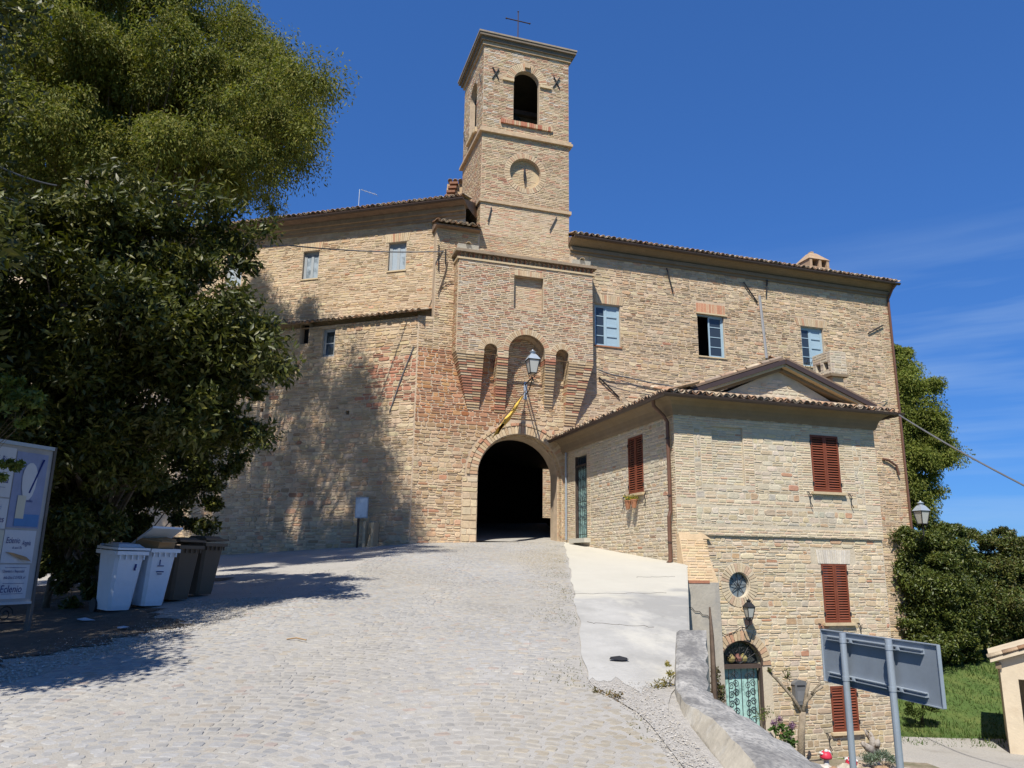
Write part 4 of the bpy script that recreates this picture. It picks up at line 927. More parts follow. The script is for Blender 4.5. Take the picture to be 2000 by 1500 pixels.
# little hoods either side of the tower, small tile roof over the left shoulder
for a,b in ((-4.2,-3.42),(.3,1.05)):
    mb=MB(); mb.hexa([GW.P(a,12.78,.15),GW.P(b,12.78,.15),GW.P(b,12.78,-.4),GW.P(a,12.78,-.4),GW.P(a,13.0,.22),GW.P(b,13.0,.22),GW.P(b,13.05,-.4),GW.P(a,13.05,-.4)]); mb.build('hood',CONC,gate)
    for s in (a+.28,): inst('roof_tile',TILE_ME[4],gate,((u,v,ZZ),GW.P(s+.1,13.0,.3)))
mb=MB(); mb.hexa([GW.P(-5.05,13.58,.3),GW.P(-3.36,13.58,.3),GW.P(-3.36,13.58,-1.5),GW.P(-5.05,13.58,-1.5),GW.P(-5.05,13.64,.3),GW.P(-3.36,13.64,.3),GW.P(-3.36,14.2,-1.5),GW.P(-5.05,14.2,-1.5)]); mb.build('shoulder_roof',MATS['roof_under'],gate)
tile_roof(gate,GW.P(-5.0,13.66,.42),u,v,rad(16),1.6,4)
R=lay(-4.9,-3.4,12.5,13.5,[],(.065,.075),(.2,.29)); emit_stones('shoulder_brick',stones_mesh(GW,R,.006,(.02,.03),4,.004),pal(R,BRK,BW_,.1),4,BRICK,gate,0)
# iron straps with fixings on the gatehouse shoulder
mb=MB(); mb.tube([GW.P(-4.88,12.9,.04),GW.P(-4.86,11.9,.05)],.02,5); mb.tube([GW.P(-4.62,12.75,.04),GW.P(-4.62,12.2,.05)],.02,5); mb.build('wall_anchor',IRON,gate)
mb=MB(); mb.tube([GW.P(-4.3,11.55,.05),GW.P(-4.55,11.5,.06),GW.P(-4.75,11.3,.06),GW.P(-4.85,11.0,.05),GW.P(-4.6,11.9,.05),GW.P(-4.55,12.3,.05)],.018,5); mb.build('dead_vine',WOODD,gate)
# ================================================================== bell tower
tower=thing('bell_tower','tall brick bell tower with cross and clock recess above the gate','tower',GW.P(-1.6,12.3,-1.5))
ta,tb=-3.34,.24; td=3.1; T1,T2,T3=15.0,17.92,21.68
TFr=GW.off(.0); TL=Fr(GW.P(ta,0,0),v,-u)
bf=Hole(-2.1,-1.02,18.52,20.32,'arch'); ck=Hole(-2.2,-.94,15.72,17.0,'round')
bfl=Hole(1.0,2.1,18.52,20.32,'arch')
mb=MB(); core(mb,TFr,ta,tb,12.3,T3,[bf,ck],.22,0); core(mb,TL,0,td,12.3,T3,[bfl],.22,0)
TBk=Fr(GW.P(0,0,-td),u,v); core(mb,TBk,ta,tb,12.3,T3,[Hole(-2.1,-1.02,18.52,20.32,'arch')],.22,0)
mb.quad(GW.P(tb,12.3,0),GW.P(tb,12.3,-td),GW.P(tb,T3,-td),GW.P(tb,T3,0)); mb.build('wall',MORT,tower)
mb=MB(); zf=18.3; mb.quad(GW.P(ta,zf,0),GW.P(tb,zf,0),GW.P(tb,zf,-td),GW.P(ta,zf,-td)); mb.build('belfry_floor',SHADEST,tower); mb=MB(); mb.quad(GW.P(ta,20.95,0),GW.P(tb,20.95,0),GW.P(tb,20.95,-td),GW.P(ta,20.95,-td)); mb.build('belfry_ceiling',SHADEST,tower)
mb=MB(); GW.box(mb,ta+.3,tb-.3,19.9,20.1,-1.7,-1.5); mb.build('bell_beam',WOODD,tower)
MB().lathe(GW.P(-1.56,18.75,-1.6),[(.5,0),(.48,.05),(.40,.25),(.33,.6),(.30,.85),(.2,1.0),(.06,1.05),(.06,1.2)],16).build('bell',BRONZE,tower,smooth=True)
MB().add([GW.P(-1.57+.72*math.cos(q),16.36+.72*math.sin(q),-.2) for q in np.linspace(0,2*math.pi,33)[:-1]],[list(range(32))]).build('clock_face',PLASTER,tower)
ckr=lay(-2.2,-.94,15.7,17.02,[],(.064,.074),(.2,.29)); ckr=np.array([r for r in ckr if all(((x+1.57)/.63)**2+((z-16.36)/.64)**2<1 for x in (r[0],r[1]) for z in (r[2],r[3]))]); emit_stones('clock_brick',stones_mesh(GW.off(-.2),ckr,.006,(.006,.012),4,.003),pal(ckr,BRK,[4,4,2,1,0,3],.08),4,BRICK,tower,0)
mb=MB(); mb.tube([GW.P(-1.57,16.72,-.1),GW.P(-1.57,16.45,-.09),GW.P(-1.57,16.15,-.09),GW.P(-1.57,16.0,-.1)],[.012,.055,.045,.01],6); mb.tube([GW.P(-1.57,16.36,-.22),GW.P(-1.57,16.36,-.07)],.03,6); mb.build('clock_hand',IRON,tower)
rowlock(None,TFr,-1.57,16.36,.64,.84,0,2*math.pi,46,-.03,.016,BRICK,tower,cols=[(.54,.42,.27),(.5,.37,.23),(.46,.29,.18)],wts=[3,3,1])
rowlock(None,TFr,-1.56,20.32,.545,.86,.15,math.pi-.15,26,-.03,.018,BRICK,tower,cols=BRK,wts=[4,4,2,1,.3,3])
R1=lay(ta,tb,12.6,T1-.1,[],(.064,.074),(.2,.29)); R2=lay(ta,tb,T1,T2-.1,[Hole(-2.42,-.72,15.5,17.22,'round')],(.064,.074),(.2,.29)); R3=lay(ta,tb,T2+.12,T3-.02,[Hole(-2.1,-1.02,18.5,20.32),Hole(-2.43,-.69,20.32,20.32,'arch',.88),Hole(-2.66,-.46,18.32,18.5)],(.064,.074),(.2,.29))
RL=np.concatenate([lay(0,td,12.6,T1-.1,[],(.064,.074),(.2,.29)),lay(0,td,T1,T2-.1,[],(.064,.074),(.2,.29)),lay(0,td,T2+.12,T3-.02,[bfl],(.064,.074),(.2,.29))])
def tcol(C,s,z):
    w=RNG.random(len(s))<.12*ss(18,19.5,z)*1.5; C[w]=np.array([.58,.51,.41]); r=RNG.random(len(s))<.14*(1+vn(s,z*.8,9)); C[r]=np.array([.47,.28,.18])*RNG.uniform(.9,1.15,(r.sum(),1)); return C
Rt=np.concatenate([R1,R2,R3])
Vt=np.concatenate([stones_mesh(TFr,R1,.0055,(.0,.012),4,.004),stones_mesh(TFr,R2,.0055,(.006,.02),4,.004),stones_mesh(TFr,R3,.0055,(.006,.02),4,.004)])
emit_stones('brick',Vt,pal(Rt,BRK,[5,5,3,.8,.3,3],.11,tcol),4,BRICK,tower,300)
emit_stones('side_brick',stones_mesh(TL,RL,.0055,(.004,.016),4,.004),pal(RL,BRK,[4,4,2,1,.4,4],.11,tcol),4,BRICK,tower,0)
def band(z0,z1,o,name,M):
    mb=MB(); TFr.box(mb,ta-o,tb+o,z0,z1,-td-o,o); return mb.build(name,M,tower)
BANDM=stain(mat('band_brick',(.46,.34,.215),.93,.4,16,.15,vs_=7),(.28,.21,.15),2.5,.5,.7,.6)
band(T1-.1,T1+.03,.075,'string_course',BANDM); band(T2-.1,T2-.0,.13,'string_course',BANDM); band(T2+.0,T2+.1,.08,'string_course',BANDM)
CT=stain(mat('tower_cornice',(.25,.20,.145),.93,.4,14,.2,vs_=4),(.16,.13,.10),2,.45,.7,.7)
band(T3-.03,T3+.12,.08,'cornice',BANDM); band(T3+.12,T3+.27,.16,'cornice',CT); band(T3+.27,T3+.38,.25,'cornice',CT)
mb=MB(); e=.28; z=T3+.38; c=[TFr.P(ta-e,z,e),TFr.P(tb+e,z,e),TFr.P(tb+e,z,-td-e),TFr.P(ta-e,z,-td-e)]; mb.hexa(c+[p+ZZ*.07 for p in c]); ap=TFr.P((ta+tb)/2,z+.62,-td/2); mb.add([p+ZZ*.07 for p in c]+[ap],[[0,1,4],[1,2,4],[2,3,4],[3,0,4]]); mb.build('roof',stain(mat('tower_roof',(.38,.31,.23),.93,.4,14,.2),(.22,.18,.14),3,.5,.7,.6),tower)
MB().lathe(TFr.P(-1.62,z+.25,-1.05),[(.12,0),(.12,.25),(.2,.3),(.27,.45),(.26,.6),(.16,.72),(.05,.78)],14).build('finial_ball',CT,tower,smooth=True)
cp=TFr.P(-1.62,0,-1.05); mb=MB(); zc=z+1.0; mb.tube([cp+ZZ*zc,cp+ZZ*(zc+1.38)],.024,6); mb.tube([cp+ZZ*(zc+.93)-u*.52,cp+ZZ*(zc+.93)+u*.52],.024,6)
for p in (cp+ZZ*(zc+1.38),cp+ZZ*(zc+.93)-u*.52,cp+ZZ*(zc+.93)+u*.52): mb.lathe(p-ZZ*.04,[(.02,0),(.045,.04),(.02,.08)],6)
mb.build('cross',mat('iron_brown',(.06,.04,.035),.7),tower)
# belfry sill of red brick, impost blocks, keystone
R=[]
for i in range(24):
    s=-2.62+i*(2.14/24); cc=random.choice([(.42,.17,.10),(.46,.25,.15),(.50,.36,.22),(.38,.15,.09)]); mb=MB(); TFr.box(mb,s+.006,s+.083,18.34,18.52,-.05,.10+random.uniform(-.01,.01),cc); mb.build('sill_brick',BRICK,tower,cols=True)
for a,b in ((-2.58,-2.11),(-1.01,-.54)):
    mb=MB(); TFr.box(mb,a,b,20.24,20.36,-.05,.09); mb.build('impost',PLASTER,tower)
mb=MB(); TFr.box(mb,-1.66,-1.44,20.98,21.2,-.05,.10); mb.build('keystone',BANDM,tower)
for s,zc in ((-2.86,20.45),(-.3,20.62)):
    for a in (1,-1):
        mb=MB(); mb.tube([TFr.P(s-.13*a,zc-.24,.04),TFr.P(s+.13*a,zc+.24,.06)],.028,5); mb.build('wall_anchor',IRON,tower)
for s,zc,dx in ((-2.97,14.4,.08),(-.4,14.42,.18)):
    mb=MB(); mb.tube([TFr.P(s-dx,zc-.3,.06),TFr.P(s+dx*.6,zc+.3,.05)],.024,5); mb.build('wall_anchor',IRON,tower)
for d,zc in ((.35,20.4),(2.8,19.2)):
    mb=MB(); mb.tube([TL.P(d-.1,zc-.25,.05),TL.P(d+.1,zc+.25,.05)],.026,5); mb.build('wall_anchor',IRON,tower)
mb=MB(); TL.box(mb,.8,1.0,18.3,18.5,-.02,.1); TL.box(mb,1.0,2.2,18.38,18.5,-.02,.12); mb.build('side_sill',PLASTER,tower)
# ================================================================== right wing
wing=thing('residential_wing','long two-storey stone wing with pale blue windows behind the house','building',GW.P(8,2,-3))
W1=Hole(1.28,2.35,9.74,11.40); W2=Hole(5.75,6.98,9.75,11.5); W3=Hole(10.68,11.8,9.78,11.5)
we=15.42; wt=13.62
mb=MB(); core(mb,GW,0.0,we,-3.4,wt,[W1,W2,W3],.2,0)
mb.quad(GW.P(we,-3.4),GW.P(we,-3.4,-6),GW.P(we,wt,-6),GW.P(we,wt)); mb.quad(GW.P(3.7,-3.4,-6),GW.P(we,-3.4,-6),GW.P(we,wt,-6),GW.P(3.7,wt,-6)); mb.quad(GW.P(.0,7.2,-6),GW.P(3.7,7.2,-6),GW.P(3.7,wt,-6),GW.P(0,wt,-6))
mb.quad(GW.P(3.7,-3.4,-1),GW.P(3.7,-3.4,-6),GW.P(3.7,wt,-6),GW.P(3.7,wt,-1))
mb.build('wall',MORT,wing)
hs=[W1,W2,W3]; L1=Hole(1.2,2.45,11.42,11.8); L2=Hole(5.7,7.05,11.52,11.95); L3=Hole(10.5,12.0,11.52,11.85)
jm=[Hole(h.s0-.3,h.s1+.3,h.z0-.3,h.z1) for h in hs]
R=split_tall(lay(.4,we-.55,5.2,wt,hs+[L1,L2,L3],(.07,.165),(.13,.42)),.4)
def wcol(C,s,z):
    k=ss(12.4,13.3,z)*.0; g=RNG.random(len(s))<.10; C[g]=np.array([.36,.285,.195])*RNG.uniform(.85,1.15,(g.sum(),1)); return C*(1+.05*vn(s*.4,z*.5,3))[:,None]
Rq=lay(we-.55,we-.003,-3.2,wt,[],(.066,.08),(.18,.3)); Rlow=split_tall(lay(8.0,we-.55,-3.2,5.2,[],(.07,.15),(.13,.45)),.2)
Rall=np.concatenate([R,Rlow]); emit_stones('stone',stones_mesh(GW,Rall,.009,(.005,.022),8,.013),pal(Rall,TAN,[5,5,3,5,1.6,1.1,.25],.12,wcol),8,STONE,wing,300)
emit_stones('quoin_brick',stones_mesh(GW,Rq,.006,(.008,.022),4,.004),pal(Rq,BRK,[5,5,3,1,.4,2],.11),4,BRICK,wing,0)
lintel(GW,1.2,2.45,11.43,11.78,15,-.01,.028,wing); lintel(GW,5.72,7.03,11.56,11.95,18,-.01,.03,wing,[(.50,.27,.16),(.48,.31,.19),(.46,.22,.13)],[1,1,1],.0); lintel(GW,10.5,11.98,11.53,11.85,16,-.01,.028,wing)
mb=MB(); GW.box(mb,5.7,7.1,11.5,11.56,-.02,.06); mb.build('lintel_ledge',PLASTER,wing)
def casement(fr,a,b,z0,z1,o,parent,glazed,M,rows=4,name='window_sash'):
    mb=MB(); t=.055
    fr.box(mb,a,a+t,z0,z1,o-.04,o); fr.box(mb,b-t,b,z0,z1,o-.04,o); fr.box(mb,a+t,b-t,z0,z0+t,o-.04,o); fr.box(mb,a+t,b-t,z1-t,z1,o-.04,o)
    if glazed:
        for i in range(1,rows): zz=z0+(z1-z0)*i/rows; fr.box(mb,a+t,b-t,zz-.015,zz+.015,o-.035,o-.004)
    else:
        fr.box(mb,a+t,b-t,z0+t,z1-t,o-.035,o-.02)
        for i in range(1,4): zz=z0+(z1-z0)*i/4; fr.box(mb,a+t,b-t,zz-.03,zz+.03,o-.02,o+.012)
    s=mb.build(name,M,parent)
    if glazed:
        for i in range(rows):
            za=z0+t*.8+(z1-z0-1.6*t)*i/rows; zb=z0+t*.8+(z1-z0-1.6*t)*(i+1)/rows
            MB().quad(fr.P(a+t*.9,za,o-.022),fr.P(b-t*.9,za,o-.022),fr.P(b-t*.9,zb,o-.022),fr.P(a+t*.9,zb,o-.022)).build('pane',GLASSC if rows==1 else GLASS,s)
    return s
def outer_frame(fr,h,o,parent,M):
    mb=MB(); t=.05
    fr.box(mb,h.s0,h.s0+t,h.z0,h.z1,o-.07,o); fr.box(mb,h.s1-t,h.s1,h.z0,h.z1,o-.07,o); fr.box(mb,h.s0+t,h.s1-t,h.z1-t,h.z1,o-.07,o); fr.box(mb,h.s0+t,h.s1-t,h.z0,h.z0+.04,o-.07,o)
    return mb.build('window_frame',M,parent)
for h,lay_ in ((W1,('g','s')),(W2,('o','g')),(W3,('g','s'))):
    outer_frame(GW,h,-.10,wing,BLUE); mid=(h.s0+h.s1)/2+(-.05 if lay_[0]!='o' else -.05)
    if lay_[0]=='g': casement(GW,h.s0+.05,mid,h.z0+.04,h.z1-.05,-.12,wing,True,BLUE)
    casement(GW,mid,h.s1-.05,h.z0+.04,h.z1-.05,-.12 if lay_[1]=='g' else -.105,wing,lay_[1]=='g',BLUE)
    mb=MB(); mb.quad(GW.P(h.s0,h.z0,-1.4),GW.P(h.s1+1,h.z0,-1.4),GW.P(h.s1+1,h.z1,-1.4),GW.P(h.s0,h.z1,-1.4)); mb.build('room_wall',SHADEST,wing)
    mb=MB(); GW.box(mb,h.s0-.04,h.s1+.04,h.z0-.05,h.z0+.0,-.2,.05); mb.build('window_sill',TERRA if h is W1 else PLASTER,wing)
# eave, gutter, tiles, pipe
mb=MB(); mb.add([GW.P(.2,wt,0),GW.P(we,wt,0),GW.P(we,wt,-6),GW.P(.2,wt,-6),GW.P(.2,wt+.22,.42),GW.P(we+.2,wt+.22,.42),GW.P(we+.2,wt+1.7,-4.4),GW.P(.2,wt+1.7,-4.4),GW.P(.2,wt+.1,-6.4),GW.P(we+.2,wt+.1,-6.4),GW.P(.2,wt-.05,.0),GW.P(we+.2,wt-.05,.0)],[[4,5,6,7],[7,6,9,8],[5,11,1,6],[6,1,2,9],[4,7,3,0]]); mb.build('roof',MATS['roof_under'],wing)
MB().quad(GW.P(.2,wt-.05,.0),GW.P(we+.2,wt-.05,.0),GW.P(we+.2,wt+.2,.42),GW.P(.2,wt+.2,.42)).build('soffit',CORN,wing)
tile_roof(wing,GW.P(.3,wt+.31,.5),u,v,rad(16.5),we-.1,3,pitch=.23)
gutter(wing,[GW.P(.26,wt+.24,.5),GW.P(we+.25,wt+.24,.5)],.085)
mb=MB(); GW.box(mb,.26,we+.02,wt-.32,wt-.2,.0,.06); GW.box(mb,.26,we+.04,wt-.2,wt-.06,.0,.13); mb.build('eaves_cornice',CORN,wing)
mb=MB(); mb.tube([GW.P(we-.02,wt+.15,.48),GW.P(we-.02,wt-.05,.3),GW.P(we-.05,wt-.4,.08),GW.P(we-.05,6.0,.07),GW.P(we-.05,5.9,.07),GW.P(we-.05,-1.2,.07)],.05,8); dp=mb.build('downpipe',PIPE,wing)
mb=MB(); p=GW.at(1735,900); mb.tube([GW.P(p[0]-.35,p[1]+.05,.08),GW.P(p[0]-.1,p[1]+.02,.1),GW.P(p[0]+.3,p[1]-.2,.1),GW.P(p[0]+.4,p[1]-.6,.1)],.05,8); mb.build('branch_pipe',PIPE,dp)
# anchors, bracket, flue scar
for (x0,y0),(x1,y1) in (((1300,525),(1313,572)),((1450,552),(1478,592)),((1496,548),(1495,580)),((1722,636),(1694,652)),((1168,738),(1208,777))):
    a=GW.at(x0,y0); b=GW.at(x1,y1); mb=MB(); mb.tube([GW.P(*a,.09),GW.P(*b,.06)],.03,5); mb.build('wall_anchor',IRON,wing)
a=GW.at(1482,578); b=GW.at(1496,700); mb=MB(); mb.tube([GW.P(*a,.035),GW.P(*b,.035)],.06,6); mb.build('flue_pipe',stain(mat('zinc',(.38,.38,.38),.6,.1,20,.1),(.3,.25,.2),3,.5,.7,.6),wing)
# wing chimney: tapered brick with vents
CW=GW.off(-1.2); mb=MB(); s0,s1=12.4,13.55
CW.box(mb,s0+.1,s1-.1,13.4,14.80,-1.05,-.05); mb.hexa([CW.P(s0,14.80,-1.1),CW.P(s1,14.80,-1.1),CW.P(s1,14.80,.0),CW.P(s0,14.80,.0),CW.P(s0,14.93,-1.1),CW.P(s1,14.93,-1.1),CW.P(s1,14.93,.0),CW.P(s0,14.93,.0)])
for a,b in ((s0+.05,s0+.18),(s0+.55,s0+.68),(s1-.18,s1-.05)): CW.box(mb,a,b,14.93,15.30,-1.05,-.03)
CW.box(mb,s0+.05,s1-.05,14.93,15.30,-1.05,-.9)
mb.hexa([CW.P(s0,15.30,-1.1),CW.P(s1,15.30,-1.1),CW.P(s1,15.30,.0),CW.P(s0,15.30,.0),CW.P(s0+.4,15.75,-.7),CW.P(s1-.4,15.75,-.7),CW.P(s1-.4,15.75,-.4),CW.P(s0+.4,15.75,-.4)]); CW.box(mb,s0+.5,s1-.5,15.75,15.85,-.65,-.45)
mb.build('chimney',stain(mat('chimney_brick',(.37,.26,.165),.93,.5,16,.2,vs_=8),(.3,.18,.11),3,.5,.7,.6),wing)
# ================================================================== left wing
lw=thing('old_stone_wing','tall stone building with grey windows left of the bell tower','building',LW.P(4,2,-3))
A1=Hole(1.12,1.84,12.22,13.35); A2=Hole(4.78,5.47,12.22,13.36); A3=Hole(8.2,8.95,12.22,13.36)
lt=14.45; le=24.
mb=MB(); core(mb,LW,.0,le,1.2,lt,[A1,A2,A3],.2,0); core(mb,LW,-1.2,.0,13.75,lt,[],.2,0); mb.quad(LW.P(le,1.2),LW.P(le,1.2,-8),LW.P(le,lt,-8),LW.P(le,lt)); mb.quad(LW.P(4,1.2,-8),LW.P(le,1.2,-8),LW.P(le,lt,-8),LW.P(4,lt,-8)); mb.quad(LW.P(.0,1.2,-.3),LW.P(4,1.2,-8),LW.P(4,lt,-8),LW.P(.0,lt,-.3)); mb.build('wall',MORT,lw)
R=split_tall(lay(.02,13,9.2,lt-.3,[A1,A2,A3,Hole(1.0,1.98,13.36,13.72),Hole(4.65,5.6,13.37,13.72)],(.06,.13),(.13,.4)),.35)
def lcol(C,s,z): return C*(1+.05*vn(s*.5,z*.6,5))[:,None]
emit_stones('stone',stones_mesh(LW,R,.008,(.004,.018),8,.012),pal(R,TAN,[5,6,3,5,1,1,.2],.11,lcol),8,STONE,lw,300,zone=lambda x,y:(x>520)&(y<640))
lintel(LW,1.02,1.96,13.37,13.7,13,-.01,.026,lw); lintel(LW,4.68,5.58,13.38,13.7,13,-.01,.026,lw)
for h in (A1,A2,A3):
    outer_frame(LW,h,-.12,lw,GREYW); mid=(h.s0+h.s1)/2
    casement(LW,h.s0+.05,mid,h.z0+.04,h.z1-.05,-.13,lw,True,GREYW,1); casement(LW,mid,h.s1-.05,h.z0+.04,h.z1-.05,-.13,lw,True,GREYW,1)
    mb=MB(); mb.quad(LW.P(h.s0+.1,h.z0+.05,-.158),LW.P(h.s1-.1,h.z0+.05,-.158),LW.P(h.s1-.1,h.z1-.35,-.158),LW.P(h.s0+.1,h.z1-.35,-.158)); mb.build('curtain',CURT,lw)
    mb=MB(); LW.box(mb,h.s0-.04,h.s1+.04,h.z0-.05,h.z0,-.2,.04); mb.build('window_sill',PLASTER,lw)
mb=MB(); mb.add([LW.P(-1.3,lt+.1,.5),LW.P(le,lt+.1,.5),LW.P(le,lt+1.7,-4),LW.P(-1.3,lt+1.7,-4),LW.P(le,lt,-8.4),LW.P(-1.3,lt,-8.4),LW.P(-1.3,lt-.05,0),LW.P(le,lt-.05,0)],[[0,1,2,3],[3,2,4,5],[6,7,1,0],[0,3,5,6]]); mb.build('roof',MATS['roof_under'],lw)
tile_roof(lw,LW.P(-1.25,lt+.19,.55),dw,-LW.n,rad(17),14.5,3,cmul=1.15)
gutter(lw,[LW.P(16,lt+.12,.56),LW.P(-1.3,lt+.12,.56)],.08)
mb=MB(); LW.box(mb,-1.2,18,lt-.42,lt-.3,0,.05); LW.box(mb,-1.2,18,lt-.3,lt-.17,0,.11); LW.box(mb,-1.2,18,lt-.17,lt+.0,0,.2); mb.build('eaves_cornice',stain(mat('eave_brick',(.42,.30,.19),.93,.4,14,.18,vs_=6),(.24,.17,.11),2,.5,.7,.6),lw)
# stub gable of an older roof behind the eaves
p=at(888,372,30.); gbx=thing('roof_gable','small brick gable end with tiled verge left of the bell tower','gable',p+[0,0,-1.5])
mb=MB(); mb.hexa([p+[-.5,0,-2.2],p+[.9,.2,-2.2],p+[.9,2,-2.2],p+[-.5,2,-2.2],p+[-.32,0,.30],p+[.9,.2,.42],p+[.9,2,.42],p+[-.32,2,.3]],(.46,.33,.2)); mb.build('wall',BRICK,gbx,cols=True)
for i in range(6):
    q=p+np.array([-.52+i*.06,-.12,-.75+i*.2]); MB().box(q,np.array([.36,0,.02]),np.array([0,1.8,0]),ZZ*.1,(.30,.15,.09)).build('verge_tile',TILE,gbx,cols=True)
for i in range(4): inst('roof_tile',random.choice(TILE_ME),gbx,((np.array([1.,0,0]),np.array([0,1.,0]),ZZ),p+np.array([-.2+i*.22,-.1,.42])))
# TV aerial
q=LW.P(3.17,14.75,.1); ae=MB(); ae.tube([q,q+ZZ*.95],.014,5); ae.tube([q+ZZ*.93-dw*.05,q+ZZ*.62-dw*.75],.011,5)
for t in (.2,.45,.7,.95): 
    c=q+ZZ*(.93-.31*t)-dw*(.05+.7*t); ae.tube([c-LW.n*.18,c+LW.n*.18],.006,4)
tag(ae.build('television_aerial',GREYM),'thin television aerial on the tiled roof left of the tower','aerial')
# ================================================================== bastion wall
ba=thing('bastion_wall','shaded stone bastion wall with a tiled coping left of the gate','wall',BA.P(4,1.8,0))
bw=Hole(3.4,3.94,8.92,10.0); bh1=Hole(4.55,4.95,9.5,10.3); bh2=Hole(4.87,5.06,8.53,8.72); bh3=Hole(2.6,2.75,6.7,6.85); bh4=Hole(6.3,6.45,7.0,7.15)
bk=10.12; bend=20.
holes=[bw,bh1,bh2,bh3,bh4]
mb=MB(); core(mb,BA,0,bend,.6,bk,holes,.3,0); mb.quad(BA.P(0,bk,0),BA.P(bend,bk,0),BA.P(bend,bk+.15,-1.2),BA.P(0,bk+.15,-1.2)); mb.quad(BA.P(0,.6,0),BA.P(0,.6,-1.2),BA.P(0,bk,-1.2),BA.P(0,bk,0)); mb.build('wall',MORT,ba)
for h in holes[1:]: MB().quad(BA.P(h.s0,h.z0,-.29),BA.P(h.s1,h.z0,-.29),BA.P(h.s1,h.z1,-.29),BA.P(h.s0,h.z1,-.29)).build('putlog_hole',IRON,ba)
R=split_tall(lay(.01,12.5,1.4,bk,holes,(.085,.195),(.16,.46)),.4)
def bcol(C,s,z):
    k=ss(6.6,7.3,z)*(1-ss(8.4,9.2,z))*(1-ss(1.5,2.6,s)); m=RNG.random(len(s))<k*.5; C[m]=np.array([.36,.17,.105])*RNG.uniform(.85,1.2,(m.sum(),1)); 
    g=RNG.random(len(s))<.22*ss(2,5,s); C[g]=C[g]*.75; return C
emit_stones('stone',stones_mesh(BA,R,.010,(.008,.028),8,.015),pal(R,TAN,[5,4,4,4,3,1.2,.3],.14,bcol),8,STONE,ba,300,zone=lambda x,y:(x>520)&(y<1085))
tile_roof(ba,BA.P(-.12,bk+.10,.24),dl,-BA.n,rad(20),9.5,3,pitch=.23)
outer_frame(BA,bw,-.1,ba,GREYW); casement(BA,bw.s0+.05,bw.s1-.05,bw.z0+.04,bw.z1-.05,-.11,ba,True,GREYW,2)
mb=MB(); BA.box(mb,.0,.14,1.6,bk,.0,.03); 
mb=MB(); a=(.45,8.9);b=(1.35,6.2); mb.tube([BA.P(.12,9.0,.05),BA.P(.55,7.9,.05),BA.P(.95,6.7,.05)],.022,5); mb.build('wall_cable',CABLE,ba)
# ================================================================== lanterns
def lantern(name,label,base,h,parent_fn,bracket_pts,cat='street lamp',group=None,k=4,cap=None):
    """four-sided lantern: base = bottom of its stem, h = overall height"""
    t=thing(name,label,cat,base,group); b=np.array(base,float); r0,r1=.16*h,.27*h
    xa=(u+v)/math.sqrt(2)
    z0,z1=.16*h,.62*h
    mb=MB(); mb.lathe(b,[(r0*.9,z0),(r1*.95,z1)],k,xa=xa); mb.build('lantern_glass',FROST,t)
    mb=MB()
    for j in range(k):
        q=2*math.pi*j/k; d=math.cos(q)*xa+math.sin(q)*np.cross(ZZ,xa); mb.tube([b+ZZ*z0+d*r0,b+ZZ*z1+d*r1],.011*h/.9+.004,5)
    for z,r in ((z0,r0),(z1,r1)):
        for j in range(k):
            q=2*math.pi*j/k; q2=2*math.pi*(j+1)/k; A=lambda q:math.cos(q)*xa+math.sin(q)*np.cross(ZZ,xa); mb.tube([b+ZZ*z+A(q)*r,b+ZZ*z+A(q2)*r],.012*h/.9+.004,5)
    mb.build('lantern_frame',IRON,t)
    mb=MB(); mb.lathe(b,[(r1*1.12,z1+.01*h),(r1*1.0,z1+.05*h),(r1*.62,z1+.17*h),(r1*.35,z1+.22*h)],k,xa=xa); mb.lathe(b,[(r1*.33,z1+.22*h),(r1*.36,z1+.28*h),(r1*.48,z1+.29*h),(r1*.12,z1+.34*h),(.012*h,z1+.38*h)],10); mb.build('lantern_cap',cap or GREYM,t)
    mb=MB()
    for j in range(k):
        q=2*math.pi*j/k; d=math.cos(q)*xa+math.sin(q)*np.cross(ZZ,xa); mb.tube([b+ZZ*z0+d*r0,b+ZZ*.06*h+d*r0*.7,b],.012,5)
    mb.build('lantern_yoke',IRON,t)
    for pts,r in bracket_pts:
        mb=MB(); mb.tube(pts,r,6); mb.build('bracket',IRON,t)
    return t
g0=at(1040,738,25.35); wall=GW.P(-1.52,7.75,.06)
lp=lantern('wall_lantern','grey four-sided lantern on a scrolled bracket above the gate arch',g0,1.0,None,[([GW.P(-1.5,7.95,.05),(GW.P(-1.5,7.95,.05)+g0)/2+ZZ*.02,g0],.028),([GW.P(-1.5,7.55,.05),(GW.P(-1.5,7.5,.05)+g0)/2-ZZ*.12,g0-ZZ*.05],.02),([g0,g0-ZZ*.12+u*.05,g0-ZZ*.2+u*.0,g0-ZZ*.13-u*.06],.016)],'lantern')
mb=MB(); GW.box(mb,-1.56,-1.44,7.4,8.05,.0,.05); mb.build('wall_plate',GREYM,lp)
g1=at(1803,1032,30.5)
wp=GW.P(we-.0,float(GW.at(1768,1050)[1]),.1)
lantern('wall_lantern','pale lantern on a bracket at the far corner of the long wing',g1,1.08,None,[([wp,(wp+g1)/2-ZZ*.35,g1-ZZ*.25,g1],.03),([wp-ZZ*.5,wp-ZZ*.2+u*.15,wp+u*.1],.02)],'lantern')
g2=HF.P(1.77,.28,.30)
lantern('wall_lantern','small black carriage lantern on the house wall under the oval window',g2,.55,None,[([HF.P(1.72,.12,.02),HF.P(1.72,.1,.2),HF.P(1.77,.2,.3),g2],.016),([HF.P(.95,.1,.03),HF.P(1.2,-.06,.04),HF.P(1.45,-.02,.04),HF.P(1.68,.12,.05)],.008)],'lantern',cap=IRON)
